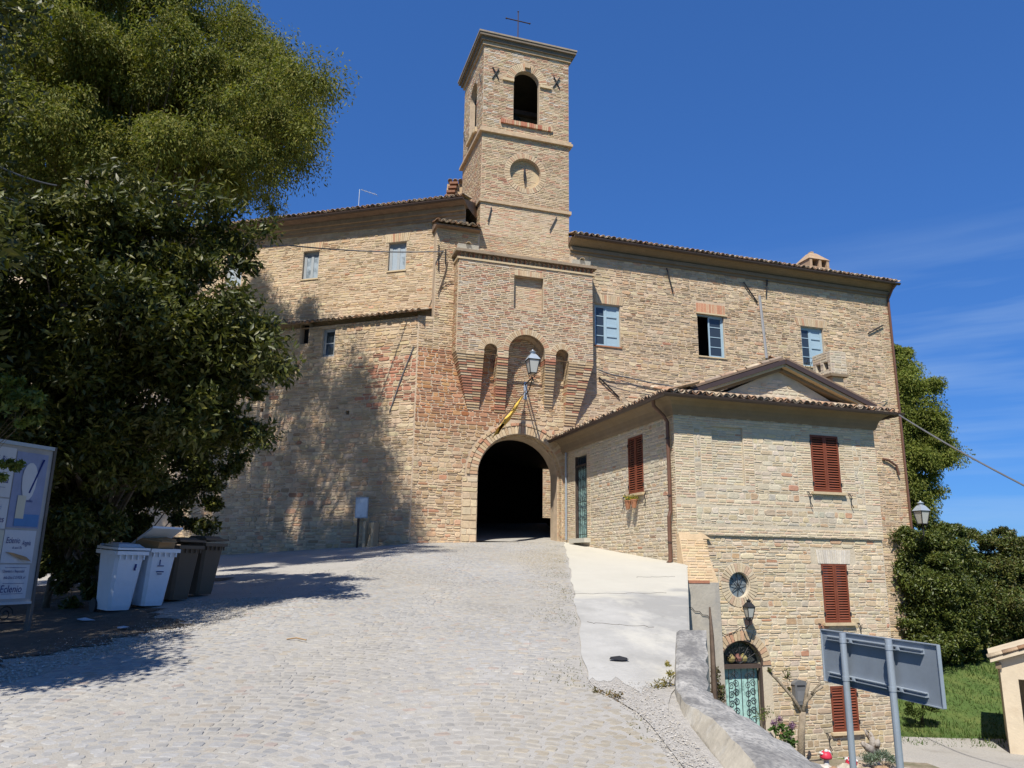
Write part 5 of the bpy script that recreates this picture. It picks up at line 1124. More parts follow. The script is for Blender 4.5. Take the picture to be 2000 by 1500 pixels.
# yellow cloth hanging furled on a pole under the gate lantern
fl=thing('furled_banner','yellow banner furled round its pole above the gate arch','banner',GW.P(-1.6,7.5,.1))
pA=GW.P(-1.5,7.72,.08); pB=at(975,828,25.3); pole=MB(); pole.tube([pA,pA+(pB-pA)*1.02],.018,6); pole.build('pole',WOODD,fl)
V=[];Fc=[];n=22;k=9
for i in range(n+1):
    t=i/n; c=pA+(pB-pA)*(.18+.84*t); w=.11+.28*math.sin(min(1,t*1.15)*math.pi*.62)+.02*math.sin(t*19); 
    for j in range(k):
        q=2*math.pi*j/k; rr=w*(.55+.45*math.sin(q*2+t*7)**2); V.append(c+rr*(math.cos(q)*np.array([.55,-.35,.75])+math.sin(q)*np.array([.3,.9,.2]))-ZZ*.10*w/.2)
for i in range(n):
    for j in range(k): Fc.append([i*k+j,i*k+(j+1)%k,(i+1)*k+(j+1)%k,(i+1)*k+j])
mk('cloth',V,Fc,YEL,fl,smooth=True)
# ================================================================== notice plate and stone trough by the wall
pl=thing('information_sign','small framed information panel on a wooden post against the bastion wall','sign',BA.P(1.95,1.9,.35))
fs=Fr(BA.P(0,0,.38),BA.d,BA.n)
a=fs.at(693,1012); b=fs.at(720,971); 
mb=MB(); fs.box(mb,b[0],a[0],a[1],b[1],-.02,.012); pnl=mb.build('panel',GREYM,pl)
mb=MB(); fs.box(mb,b[0]+.03,a[0]-.03,a[1]+.04,b[1]-.04,.013,.016); mb.build('print',stain(mat('faded_print',(.80,.84,.86),.25,0,.06,spec=.5),(.38,.44,.48),2.2,.5,.62,.7),pnl)
mb=MB(); mb.box(fs.P(a[0]-.16,1.85,-.05),dl*.06,BA.n*.05,ZZ*(a[1]-1.75)); mb.build('post',WOODD,pl)
tr=thing('stone_trough','upright weathered stone trough leaning on the bastion wall beside the sign','trough',BA.P(1.35,1.9,.3))
a=fs.at(708,1080); b=fs.at(732,1018); s0,s1,z0,z1=b[0],a[0],1.82,b[1]; q=.09
mb=MB()
for x0,x1,o0,o1,za,zb in ((s0,s0+q,-.3,.06,z0,z1-.04),(s1-q,s1,-.3,.06,z0,z1),(s0+q,s1-q,-.3,-.12,z0,z1-.03)): fs.box(mb,x0,x1,za,zb,o0,o1)
mb.hexa([fs.P(s0+q,z0,-.12),fs.P(s1-q,z0,-.12),fs.P(s1-q,z0,.03),fs.P(s0+q,z0,.03),fs.P(s0+q+.02,z1-.4,-.12),fs.P(s1-q-.02,z1-.4,-.12),fs.P(s1-q-.12,z1-.45,-.02),fs.P(s0+q+.1,z1-.45,-.02)])
mb.build('trough_body',stain(mat('trough_stone',(.42,.34,.22),.95,.6,14,.15,vs_=5),(.3,.24,.16),2.5,.5,.7,.6),tr)
# ================================================================== wheelie bins
def bin_(label,loc,rz,M,lid_open,tilt=0,group='wheelie bins under the laurel'):
    t=thing('wheelie_bin',label,'bin',loc,group,rz); t.rotation_euler[1]=tilt
    # local: front = +x, z up
    def ring(z,w,d0,d1): return [(d0,-w,z),(d1,-w*1.0,z),(d1,w,z),(d0,w,z)]
    mb=MB(); rs=[(.06,.205,-.26,.17),(.12,.215,-.27,.19),(.80,.262,-.30,.30),(.84,.268,-.305,.31)]
    V=[];
    for z,w,d0,d1 in rs:
        c=.05; V+=[(d0+c,-w,z),(d1-c,-w,z),(d1,-w+c,z),(d1,w-c,z),(d1-c,w,z),(d0+c,w,z),(d0,w-c,z),(d0,-w+c,z)]
    m=8; Fc=[[i*m+j,i*m+(j+1)%m,(i+1)*m+(j+1)%m,(i+1)*m+j] for i in range(3) for j in range(m)]+[list(range(m))[::-1]]
    # inner wall so that the open bin is hollow
    b=len(V)
    for z,w,d0,d1 in ((.84,.25,-.285,.29),(.3,.2,-.24,.2)):
        c=.05; V+=[(d0+c,-w,z),(d1-c,-w,z),(d1,-w+c,z),(d1,w-c,z),(d1-c,w,z),(d0+c,w,z),(d0,w-c,z),(d0,-w+c,z)]
    Fc+=[[3*m+j,3*m+(j+1)%m,b+(j+1)%m,b+j] for j in range(m)]+[[b+j,b+(j+1)%m,b+m+(j+1)%m,b+m+j] for j in range(m)]+[[b+m+j for j in range(m)]]
    mk('body',V,Fc,M,t,local=True)
    mb=MB()
    for (x0,x1,y0,y1) in ((.30,.36,-.29,.29),(-.36,-.30,-.29,.29),(-.30,.30,-.30,-.262),(-.30,.30,.262,.30)): mb.box((x0,y0,.79),(x1-x0,0,0),(0,y1-y0,0),(0,0,.05))
    for y in np.linspace(-.22,.22,5): mb.box((.31,y-.012,.73),(.035,0,0),(0,.024,0),(0,0,.06))
    mb.build('rim',M,t,local=True)
    lid=MB(); th=rad(lid_open)
    def lp_(x,y,z): 
        xx=x+.33; c,s=math.cos(th),math.sin(th); return (-.33+xx*c-z*s,y,.855+xx*s+z*c)
    P=[lp_(*q) for q in ((-.33,-.3,0),(.37,-.3,0),(.37,.3,0),(-.33,.3,0),(-.33,-.3,.035),(.37,-.3,.03),(.37,.3,.03),(-.33,.3,.035))]; lid.hexa(P)
    P=[lp_(*q) for q in ((-.25,-.24,.036),(.28,-.24,.034),(.28,.24,.034),(-.25,.24,.036),(-.2,-.19,.085),(.18,-.19,.075),(.18,.19,.075),(-.2,.19,.085))]; lid.hexa(P)
    lid.build('lid',M,t,local=True)
    for y in (-.22,.22):
        MB().lathe((-.27,y-.03,.1),[(.02,0),(.1,0),(.1,.05),(.02,.05)],14,up=np.array([0,1.,0]),xa=np.array([1.,0,0])).build('wheel',IRON,t,local=True)
    mb=MB(); mb.tube([(-.37,-.2,.83),(-.42,-.2,.9),(-.42,.2,.9),(-.37,.2,.83)],.014,6); mb.build('handle',M,t,local=True)
    return t
def onground(px,py,dz=0):
    d=ray(px,py)
    for s in np.linspace(3,40,4000):
        p=CAM+d*s
        if p[2]<float(gz(p[0],p[1])): return np.array([p[0],p[1],float(gz(p[0],p[1]))+dz])
B1=np.array([-5.72,11.65,0]); 
bins=[(-5.80,11.75,'white wheelie bin nearest the notice board with its lid shut',WHITEP,0,-.6),(-5.52,12.2,'white wheelie bin with cardboard sticking out under its raised lid',WHITEP,22,-.6),(-5.42,12.9,'grey-brown wheelie bin leaning beside the two white ones',DGREY,3,-.5),(-5.28,13.55,'dark wheelie bin nearest the stone wall, last of the row',DGREY,2,-.45)]
for x,y,lab,M,op,rz in bins:
    t=bin_(lab,(x,y,float(gz(x,y))-.03),rz,M,op,rad(3 if M is WHITEP else 1))
    t.scale=(.83,.83,1.09)
    if M is WHITEP:
        mb=MB()
        if op: 
            mb.box((.292,-.06,.62),(.012,0,0),(0,.012,0),(0,0,.07)); mb.box((.288,-.09,.60),(.012,0,0),(0,.12,0),(0,0,.012)); mb.box((.275,-.09,.52),(.012,0,0),(0,.14,0),(0,0,.014)); mb.box((.272,-.06,.49),(.012,0,0),(0,.08,0),(0,0,.012))
        else: mb.box((.283,.10,.62),(.012,0,0),(0,.03,0),(0,0,.05)); mb.box((.283,.09,.585),(.012,0,0),(0,.03,0),(0,0,.04)); 
        mb.build('printed_mark',INK,t,local=True)
x,y=-5.52,12.2
cb=thing('cardboard_piece','folded brown cardboard sticking out of the open white bin','cardboard',(x,y,float(gz(x,y))+.9),None,-.3)
mb=MB(); mb.hexa([(-.2,-.2,-.1),(.25,-.2,-.02),(.25,.15,-.02),(-.2,.15,-.1),(-.15,-.22,.14),(.30,-.22,.10),(.3,.12,.12),(-.15,.12,.2)]); mb.build('sheet',CARD,cb,local=True)
mb=MB(); mb.hexa([(.05,-.3,.1),(.38,-.28,.06),(.38,.05,.07),(.05,.05,.13),(.05,-.3,.115),(.38,-.28,.075),(.38,.05,.085),(.05,.05,.145)]); mb.build('flap',CARD,cb,local=True)
# ================================================================== notice board
nbY=9.9
pR=at(97,880,nbY); pRb=at(92,1175,nbY)
pL=at(-60,828,8.9)
bd=(pL-pR); bd[2]=0; bw_=1.9; bd=bd/np.linalg.norm(bd)*1.0
NB=Fr(np.array([pR[0],pR[1],0]),bd,np.array([-bd[1],bd[0],0]) if (np.array([-bd[1],bd[0],0])@(CAM-pR))>0 else np.array([bd[1],-bd[0],0]))
zt=pR[2]; zb=pRb[2]+.0
nb=thing('notice_board','metal notice board covered with pasted paper notices at the roadside','notice board',(pR[0],pR[1],float(gz(pR[0],pR[1]))))
mb=MB(); NB.box(mb,-.06,bw_,zb,zt,-.04,0); mb.build('panel',mat('board_metal',(.40,.40,.40),.6,.15,14,.15),nb)
mb=MB(); NB.box(mb,-.09,-.055,float(gz(pR[0],pR[1]))-.1,zt+.05,-.05,.02); mb.build('post',mat('post_grey',(.13,.12,.11),.7,.2,20,.2),nb)
mb=MB(); NB.box(mb,-.05,bw_,zt,zt+.045,-.045,.03); NB.box(mb,-.05,bw_,zb-.03,zb,-.04,.02); mb.build('frame',GREYM,nb)
mb=MB()
for i in range(5): scroll(NB,mb,.25+i*.3,zb-.14,.1,-.01,1 if i%2 else -1)
mb.tube([NB.P(0,zb-.24,-.01),NB.P(bw_,zb-.24,-.01)],.012,5); mb.build('scroll_apron',IRON,nb)
def text(s,fr,sx,z,size,parent,M=INK,shear=.0,o=.012,align='LEFT',sxs=1.):
    cu=bpy.data.curves.new('lettering','FONT'); cu.body=s; cu.size=size; cu.shear=shear; cu.align_x=align; cu.resolution_u=2
    ob=bpy.data.objects.new('tmp',cu); COL.objects.link(ob)
    dg=bpy.context.evaluated_depsgraph_get(); me=bpy.data.meshes.new_from_object(ob.evaluated_get(dg)); bpy.data.objects.remove(ob)
    me.materials.clear(); me.materials.append(M); me.name='lettering'
    right=-fr.d     # the board's s axis runs leftwards in view
    return inst('lettering',me,parent,((right*sxs,ZZ,fr.n),fr.P(sx,z,o)))
def poster(s0,s1,z0,z1,M,o=.004):
    mb=MB(); n=6; V=[]
    for i in range(n+1):
        for j in (0,1): V.append(NB.P(s0+(s1-s0)*i/n,z0 if j==0 else z1,o+.004*math.sin(i*1.9+z0*5)))
    for i in range(n): mb.add([V[2*i],V[2*i+2],V[2*i+3],V[2*i+1]],[[0,1,2,3]])
    return mb.build('poster',M,nb)
H=zt-zb
def Z(f): return zb+H*f
# right column (seen whole) s 0..0.42, left column partly out of the picture
p1=poster(.03,.42,Z(.02),Z(.235),PAPER); text('Eclenio',NB,.385,Z(.06),.125,p1,shear=.15,sxs=.78); text('I Dipendenti e i Responsabili',NB,.39,Z(.185),.05,p1,shear=.1,sxs=.5); text('della Ditta C.O.M.E.R. srl',NB,.36,Z(.145),.05,p1,shear=.1,sxs=.55)
for z in (.05,.115,.215): 
    mb=MB(); NB.box(mb,.08,.36,Z(z),Z(z)+.004,.011,.0125); mb.build('printed_line',INK,p1)
p2=poster(.02,.43,Z(.245),Z(.455),PAPER,.006); text('Eclenio',NB,.40,Z(.37),.105,p2,shear=.15,sxs=.6); text('Angela',NB,.19,Z(.36),.085,p2,shear=.3,sxs=.5); text('di anni 76',NB,.31,Z(.335),.045,p2,shear=.2,sxs=.7)
mb=MB(); mb.add([NB.P(.40,Z(.315),.02),NB.P(.2,Z(.27),.04),NB.P(.06,Z(.255),.05),NB.P(.12,Z(.285),.03),NB.P(.3,Z(.31),.02)],[[0,1,2,3,4]]); mb.build('torn_strip',CARD,p2)
p3=poster(.0,.43,Z(.47),Z(.965),PAPERB); 
mb=MB(); NB.box(mb,.02,.34,Z(.48),Z(.56),.0105,.012); mb.build('poster_band',PAPERL,p3)
mb=MB(); mb.add([NB.P(.22+.10*math.cos(q),Z(.80)+.19*math.sin(q)*(1 if math.sin(q)>0 else 1.5),.0125) for q in np.linspace(0,6.28,15)[:-1]],[list(range(14))]); mb.build('pale_shape',PAPER,p3)
mb=MB(); NB.box(mb,.23,.34,Z(.53),Z(.68),.0125,.0135); mb.build('pale_strip',PAPERY,p3); text('Bellini',NB,.22,Z(.64),.05,p3,sxs=.7)
mb=MB(); mb.tube([NB.P(.06,Z(.93),.012),NB.P(.14,Z(.80),.012),NB.P(.2,Z(.70),.012)],.012,4); mb.build('dark_stroke',INK,p3)
p4=poster(.44,1.2,Z(.66),Z(.98),PAPER); text('ved. Ricci',NB,.62,Z(.88),.115,p4,shear=.2,sxs=.6,align='CENTER'); text('Vincenza',NB,.66,Z(.75),.125,p4,shear=.2,sxs=.75,align='CENTER')
p5=poster(.44,1.2,Z(.46),Z(.65),PAPER,.006); text('Gaspari',NB,.62,Z(.58),.085,p5,MATS['paper_lightblue'],.15,sxs=.7,align='CENTER'); text('Dolores',NB,.60,Z(.50),.11,p5,shear=.1,sxs=.7,align='CENTER')
p6=poster(.44,1.2,Z(.235),Z(.45),PAPERY); text('e Gili',NB,.60,Z(.36),.12,p6,sxs=.7,align='CENTER'); text('o',NB,.50,Z(.28),.1,p6)
p7=poster(.44,1.2,Z(.02),Z(.225),PAPER,.003); text('etti',NB,.60,Z(.15),.1,p7,sxs=.8)
for a,b in ((.1,.72),(.55,.80)): 
    mb=MB(); NB.box(mb,.52,.9,Z(b),Z(b)+.004,.011,.0125); mb.build('printed_line',INK,p4)
# ================================================================== road sign seen from behind
YL,YR=8.6,7.0
sl_t,sl_b=at(1605,1236,YL),at(1610,1336,YL); sr_t,sr_b=at(1831,1252,YR),at(1842,1376,YR)
org=np.array([sl_t[0],sl_t[1],0]); d=sr_t-sl_t; d[2]=0; swid=np.linalg.norm(d); d/=swid; nn=np.array([d[1],-d[0],0]); nn=nn if nn@(CAM-org)>0 else -nn
SG=Fr(org,d,nn); zt0=(sl_t[2]+sr_t[2])/2; zb0=(sl_b[2]+sr_b[2])/2
rs=thing('road_sign','grey metal road sign seen from behind on two posts','road sign',(SG.P(swid/2,0)[0],SG.P(swid/2,0)[1],-2.3))
mb=MB(); SG.box(mb,0,swid,zb0,zt0,-.014,0); mb.build('panel',SIGNB,rs)
mb=MB(); SG.box(mb,0,swid,zt0-.004,zt0+.004,-.018,.016); SG.box(mb,0,swid,zb0-.004,zb0+.004,-.018,.016); SG.box(mb,-.004,.004,zb0,zt0,-.018,.016); SG.box(mb,swid-.004,swid+.004,zb0,zt0,-.018,.016); mb.build('panel_edge',GREYM,rs)
Hs=zt0-zb0
rails=[]
for f in (.86,.16):
    mb=MB(); zc=zb0+Hs*f; SG.box(mb,.1,swid-.17,zc-.02,zc-.012,0,.04); SG.box(mb,.1,swid-.17,zc+.012,zc+.02,0,.04); SG.box(mb,.1,swid-.17,zc-.012,zc+.012,.0,.008); mb.build('rail',GREYM,rs)
mb=MB(); mb.add([SG.P(.08,zb0+.32*1,.002),SG.P(.13,zb0+.32,.002),SG.P(.13,zb0+.35,.002),SG.P(.08,zb0+.35,.002)],[[0,1,2,3]]); mb.build('sticker',mat('faded_sticker',(.30,.33,.36),.6,0,bs=8,var=.2),rs)
for x,y in ((1659,1245),(1749,1251)):
    s_=SG.at(x,y)[0]; p=SG.P(s_,0,.04+.038); gzz=float(lowz(p[0],p[1]))
    mb=MB(); mb.lathe(np.array([p[0],p[1],0]),[(.032,gzz-.3),(.032,zt0+.0)],14); po=mb.build('post',GREYM,rs,smooth=False)
    for f in (.86,.16):
        mb=MB(); mb.lathe(np.array([p[0],p[1],zb0+Hs*f-.02]),[(.036,0),(.036,.04)],14); mb.build('clamp',GREYM,po)
        mb=MB(); SG.box(mb,s_+.06,s_+.085,zb0+Hs*f-.012,zb0+Hs*f+.014,.03,.055); mb.build('bolt',GREYM,po)
# ================================================================== hut at the right
hc=at(1952,1300,23.5); hx,hy=hc[0],hc[1]; hz0=float(lowz(hx,hy))-.2; hzt=at(1950,1290,23.5)[2]
hut=thing('small_hut','cream plastered hut with tiled roof at the right edge','hut',(hx+1.5,hy+1.5,hz0))
hd_=np.array([math.cos(rad(-30)),math.sin(rad(-30)),0]); HUT=Fr(np.array([hx,hy,0]),hd_,np.array([hd_[1],-hd_[0],0]))
hh=Hole(.42,1.8,hz0+.15,at(1990,1325,23.5)[2])
mb=MB(); core(mb,HUT,0,3.2,hz0,hzt,[hh],.35); mb.quad(HUT.P(0,hz0),HUT.P(0,hz0,-3),HUT.P(0,hzt,-3),HUT.P(0,hzt)); mb.quad(HUT.P(3.2,hz0),HUT.P(3.2,hz0,-3),HUT.P(3.2,hzt,-3),HUT.P(3.2,hzt)); mb.quad(HUT.P(0,hz0,-3),HUT.P(3.2,hz0,-3),HUT.P(3.2,hzt,-3),HUT.P(0,hzt,-3))
mb.add([HUT.P(0,hzt),HUT.P(3.2,hzt),HUT.P(1.6,hzt+.55)],[[0,1,2]]); mb.build('wall',HUTW,hut)
for e,sg in ((0,1),(3.2,-1)):
    a=np.array([e-sg*.22,hzt-.05]); b=np.array([1.6,hzt+.6]); mb=MB(); mb.hexa([HUT.P(a[0],a[1],.2),HUT.P(b[0],b[1],.2),HUT.P(b[0],b[1],-3.2),HUT.P(a[0],a[1],-3.2),HUT.P(a[0],a[1]+.1,.2),HUT.P(b[0],b[1]+.1,.2),HUT.P(b[0],b[1]+.1,-3.2),HUT.P(a[0],a[1]+.1,-3.2)]); mb.build('roof',HUTW,hut)
    if sg==1:
        d2=HUT.d*(b[0]-a[0])+ZZ*(b[1]-a[1]); d2/=np.linalg.norm(d2); nr=np.cross(d2,-HUT.n); nr=nr if nr[2]>0 else -nr
        for r in range(5):
            for i in range(2):
                inst('roof_tile',random.choice(TILE_ME),hut,((np.cross(d2,nr),d2,nr),HUT.P(a[0]+(b[0]-a[0])*r/4.6-.05,a[1]+.12+(b[1]-a[1])*r/4.6,.15-.22*i)))
mb=MB(); HUT.box(mb,-.1,.05,hzt-.22,hzt-.06,-.1,.08); mb.build('eaves_block',CORN,hut)
# ================================================================== cables
def cable(label,pts,r=.018,sag=.3,M=CABLE):
    mb=MB(); P=[]
    for a,b in zip(pts[:-1],pts[1:]):
        a,b=np.asarray(a),np.asarray(b)
        for t in np.linspace(0,1,14)[:-1]: P.append(a+(b-a)*t-ZZ*sag*4*t*(1-t))
    P.append(np.asarray(pts[-1])); mb.tube(P,r,5); tag(mb.build('overhead_cable',M),label,'cable')
cable('overhead cable from the laurel to the gatehouse shoulder',[at(100,437,11),at(400,462,17),at(560,479,22),at(890,490,26.6)],.022,.12)
cable('upper overhead cable crossing the left edge of the crown',[at(-30,312,9),at(110,362,12.5)],.014,.05)
cable('lower overhead cable crossing the left edge of the crown',[at(-30,368,9),at(110,412,12.5)],.014,.05)
cable('overhead cable running from the house eave out to the right edge',[HF.P(SW+.5,6.02,.4),at(2060,978,16)],.022,.08)
cable('pair of cables slung along the wall from gatehouse to house roof',[GW.P(*GW.at(1163,724),.2),GW.P(*GW.at(1220,738),.15),GW.P(*GW.at(1330,758),.15)],.025,.05)
cable('thin cable slung below the pair beside the gatehouse',[GW.P(*GW.at(1163,728),.22),GW.P(*GW.at(1315,762),.12)],.012,.18)
cable('short stay wire by the corner of the long wing',[GW.P(*GW.at(1685,793),.3),GW.P(*GW.at(1732,782),.06)],.015,.05)
# ================================================================== pots, post box, garden things
for i,d_ in enumerate((2.13,2.52)):
    p=HS.P(d_,3.2,.17); t=thing('flower_pot',('terracotta pot of yellow flowers hanging below the side window, nearer the road','terracotta pot of yellow flowers hanging below the side window, nearer the gate')[i],'flower pot',p,'pots under the side window')
    MB().lathe(p,[(.06,0),(.095,.2),(.105,.2),(.105,.24),(.08,.24)],12).build('pot',TERRA,t,smooth=False)
    V=[];Fc=[];C=[]
    for j in range(90):
        c=p+np.array([random.gauss(0,.07),random.gauss(0,.07),.25+abs(random.gauss(0,.06))]); a=np.array([random.gauss(0,1) for _ in range(3)]); b=np.array([random.gauss(0,1) for _ in range(3)]); a*=.03/np.linalg.norm(a); b*=.02/np.linalg.norm(b); n=len(V); V+=[c-a,c-b,c+a,c+b]; Fc.append([n,n+1,n+2,n+3]); C+=[(.55,.40,.04) if random.random()<.45 else (.07,.12,.02)]*4
    mk('flowers',V,Fc,LEAF,t,np.array(C),'stuff')
pb=thing('post_box','grey metal post box with arched top on the house wall','post box',HF.P(3.28,-1.75,.05))
mb=MB(); V=[];
s0,s1,z0,z1=3.1,3.46,-1.78,-1.3
ol=[(s0,z0),(s1,z0),(s1,z1)]+[((s0+s1)/2+.2*math.cos(q),z1+.11*math.sin(q)) for q in np.linspace(0,math.pi,9)]+[(s0,z1)]
V=[HF.P(s,z,.02) for s,z in ol]+[HF.P(s,z,.16) for s,z in ol]; n=len(ol); mk('box',V,[list(range(n,2*n))]+[[i,(i+1)%n,n+(i+1)%n,n+i] for i in range(n)],mat('post_box_grey',(.16,.16,.16),.6,.1,20,.1),pb)
mb=MB(); HF.box(mb,s0+.06,s1-.06,-1.34,-1.31,.16,.17); mb.build('slot',IRON,pb)
mb=MB(); HF.box(mb,s0+.05,s1-.05,-1.7,-1.45,.16,.168); mb.build('door',mat('post_box_door',(.20,.20,.20),.6,.1,20,.1),pb)
def rock(loc,r,c,label,name='garden_rock',group='rocks edging the garden bed'):
    import itertools
    V=[];Fc=[]; k=7; lv=[(-.5,.6),(-.1,1.),(.35,.8),(.62,.35)]
    for (h,w) in lv:
        for j in range(k):
            q=2*math.pi*j/k+random.uniform(-.2,.2); rr=r*w*random.uniform(.75,1.2); V.append((loc[0]+rr*math.cos(q)*1.25,loc[1]+rr*math.sin(q),loc[2]+r*h*random.uniform(.85,1.15)))
    for i in range(3):
        for j in range(k): Fc.append([i*k+j,i*k+(j+1)%k,(i+1)*k+(j+1)%k,(i+1)*k+j])
    Fc.append([3*k+j for j in range(k)])
    o=mk(name,V,Fc,ROCKM,None,np.tile(np.array(c)*random.uniform(.8,1.15),(len(V),1))); return tag(o,label,'rock',group)
ORD=['first','second','third','fourth','fifth','sixth','seventh','eighth','ninth','tenth','eleventh','twelfth','thirteenth','fourteenth']
for i in range(14):
    px=1594+i*14.2; ROCKL='%s rock from the left edging the rockery below the house'%ORD[i]; Y=19.3+random.uniform(-.25,.35); p=at(px,1488,Y); z=float(lowz(p[0],p[1])); rock((p[0],p[1],z+.15),random.uniform(.15,.26),random.choice([(.52,.45,.36),(.45,.36,.26),(.55,.50,.44),(.40,.26,.16)]),ROCKL)
for px,py,lab in ((1613,1466,'red toadstool ornament with white spots, left one in the rockery'),(1663,1479,'red toadstool ornament with white spots beside the sign post')):
    p=at(px,py+10,19.6); z=p[2]-.28; t=thing('toadstool_ornament',lab,'ornament',(p[0],p[1],z),'toadstools in the rockery')
    b=np.array([p[0],p[1],z]); MB().lathe(b,[(.07,0),(.06,.25)],10).build('stalk',WHITE,t); MB().lathe(b+ZZ*.22,[(.13,0),(.14,.04),(.12,.11),(.07,.16),(.01,.18)],14).build('cap',RED,t,smooth=True)
    for j in range(14):
        q=random.uniform(0,6.28); f=random.uniform(.2,1.2); rr=.142*math.sin(f); hh_=.05+.135*math.cos(f); c=b+ZZ*(.22+hh_)+np.array([math.cos(q)*rr,math.sin(q)*rr,0]); MB().lathe(c-ZZ*.01,[(.032,0),(.028,.02),(.006,.03)],6).build('spot',WHITE,t)
st=thing('driftwood_stump','bleached driftwood root standing in the rockery beside the house','stump',at(1703,1500,20.2)-[0,0,.2])
b0=at(1712,1492,20.2)-ZZ*.2; mb=MB()
for pts,r in (([b0,b0+[-.02,0,.45],at(1706,1455,20.2),at(1700,1430,20.1)],[.14,.12,.1,.03]),([at(1708,1470,20.2),at(1697,1462,20.0),at(1684,1451,19.9)],[.12,.1,.05]),([at(1709,1462,20.2),at(1714,1450,20.1),at(1716,1444,20.1)],[.09,.07,.03]),([at(1703,1450,20.2),at(1693,1435,20.2),at(1689,1424,20.2)],[.04,.035,.02])): mb.tube(pts,r,8)
mb.build('root',DRIFT,st,smooth=True)
tag(MB().tube([at(1386,1186,19.2),at(1390,1240,18.9),at(1393,1300,18.7),at(1396,1370,18.6)],[.02,.05,.06,.07],6).build('wooden_stake',WOODD),'dark tapering stake standing behind the parapet by the house corner','stake')
# litter
for px,py,lab in ((165,1215,'crumpled pale paper lying in the shade by the bins'),(240,1232,'small white paper scrap on the gravel edge'),(1210,1293,'dark flat stone lying on the concrete strip'),(560,1252,'dry straw-coloured stick on the cobbles')):
    p=onground(px,py,.02); m_=INK if 'dark' in lab else (CARD if 'stick' in lab else PAPER); 
    V=[];k=9
    for j in range(k): q=6.28*j/k; r=random.uniform(.04,.09)*(1.3 if px<200 else 1); V.append((p[0]+r*1.5*math.cos(q),p[1]+r*math.sin(q),p[2]+random.uniform(.0,.03)))
    if 'stick' in lab: o=MB().tube([p,p+[.12,-.05,.02],p+[.26,-.16,.01]],.008,5).build('stick',m_)
    else: V.append((p[0],p[1],p[2]+.04)); o=mk('paper_scrap' if px<300 else 'flat_stone',V,[[j,(j+1)%k,k] for j in range(k)],m_ if m_ is not INK else IRON)
    tag(o,lab,'litter' if px<300 else ('stone' if px>1000 else 'stick'))
# laundry at the third window
ld=thing('drying_rack','small rack with white cloths drying on the window ledge of the long wing','drying rack',GW.P(11.0,9.7,.1))
mb=MB()
for z in (9.85,10.05): mb.tube([GW.P(10.72,z,.02),GW.P(10.72,z,.3),GW.P(11.4,z,.3),GW.P(11.4,z,.02)],.012,5)
for s in (10.72,10.95,11.18,11.4): mb.tube([GW.P(s,9.72,.06),GW.P(s,10.05,.3)],.01,5)
mb.build('rack',IRON,ld)
for s in (10.98,11.22):
    mb=MB(); mb.hexa([GW.P(s,9.86,.29),GW.P(s+.15,9.86,.29),GW.P(s+.15,9.86,.33),GW.P(s,9.86,.33),GW.P(s,10.12,.29),GW.P(s+.15,10.1,.29),GW.P(s+.15,10.1,.32),GW.P(s,10.12,.32)]); mb.build('cloth',WHITE,ld)
# ================================================================== foliage
def inside(poly,x,y):
    r=False; n=len(poly)
    for i in range(n):
        x1,y1=poly[i]; x2,y2=poly[(i+1)%n]
        if (y1>y)!=(y2>y) and x<(x2-x1)*(y-y1)/(y2-y1)+x1: r=not r
    return r
def edged(poly,x,y):
    m=1e9
    for i in range(len(poly)):
        a=np.array(poly[i]);b=np.array(poly[(i+1)%len(poly)]); p=np.array([x,y]); t=np.clip(((p-a)@(b-a))/((b-a)@(b-a)+1e-9),0,1); m=min(m,np.linalg.norm(a+(b-a)*t-p))
    return m
def leaves(cent,rad_,n_each,ll,lw_,droop,cols,shell=.6,flat=.8):
    """leaf blades (two triangles folded on the midrib) spread through clumps"""
    m=len(cent)*n_each; c=np.repeat(np.array(cent),n_each,0); r=np.repeat(np.array(rad_),n_each)
    d=RNG.normal(size=(m,3)); d/=np.linalg.norm(d,axis=1)[:,None]
    rr=r*RNG.uniform(0,1,m)**(shell); P=c+d*rr[:,None]*np.array([1,1,flat])
    ax=d*.7+RNG.normal(size=(m,3))*.7+np.array([0,0,-droop]); ax/=np.linalg.norm(ax,axis=1)[:,None]
    nr=RNG.normal(size=(m,3))+d*.8+np.array([0,0,.8]); side=np.cross(ax,nr); side/=np.linalg.norm(side,axis=1)[:,None]+1e-9; nr=np.cross(side,ax)
    L_=ll*RNG.uniform(.6,1.25,m)[:,None]; w=lw_*RNG.uniform(.7,1.2,m)[:,None]
    V=np.stack([P-ax*L_*.5,P-ax*L_*.02+side*w*.5+nr*w*.15,P+ax*L_*.5,P-ax*L_*.02-side*w*.5+nr*w*.15],1)
    b=np.arange(m)*4; Ft=np.concatenate([np.stack([b,b+1,b+2],1),np.stack([b,b+2,b+3],1)])
    cols=np.array(cols); cc=cols[RNG.integers(0,len(cols),m)]*RNG.uniform(.75,1.25,(m,1))
    hue=np.repeat(RNG.uniform(.78,1.22,(len(cent),1)),n_each,0); cc=cc*hue
    return V.reshape(-1,3),Ft,np.repeat(cc,4,0)
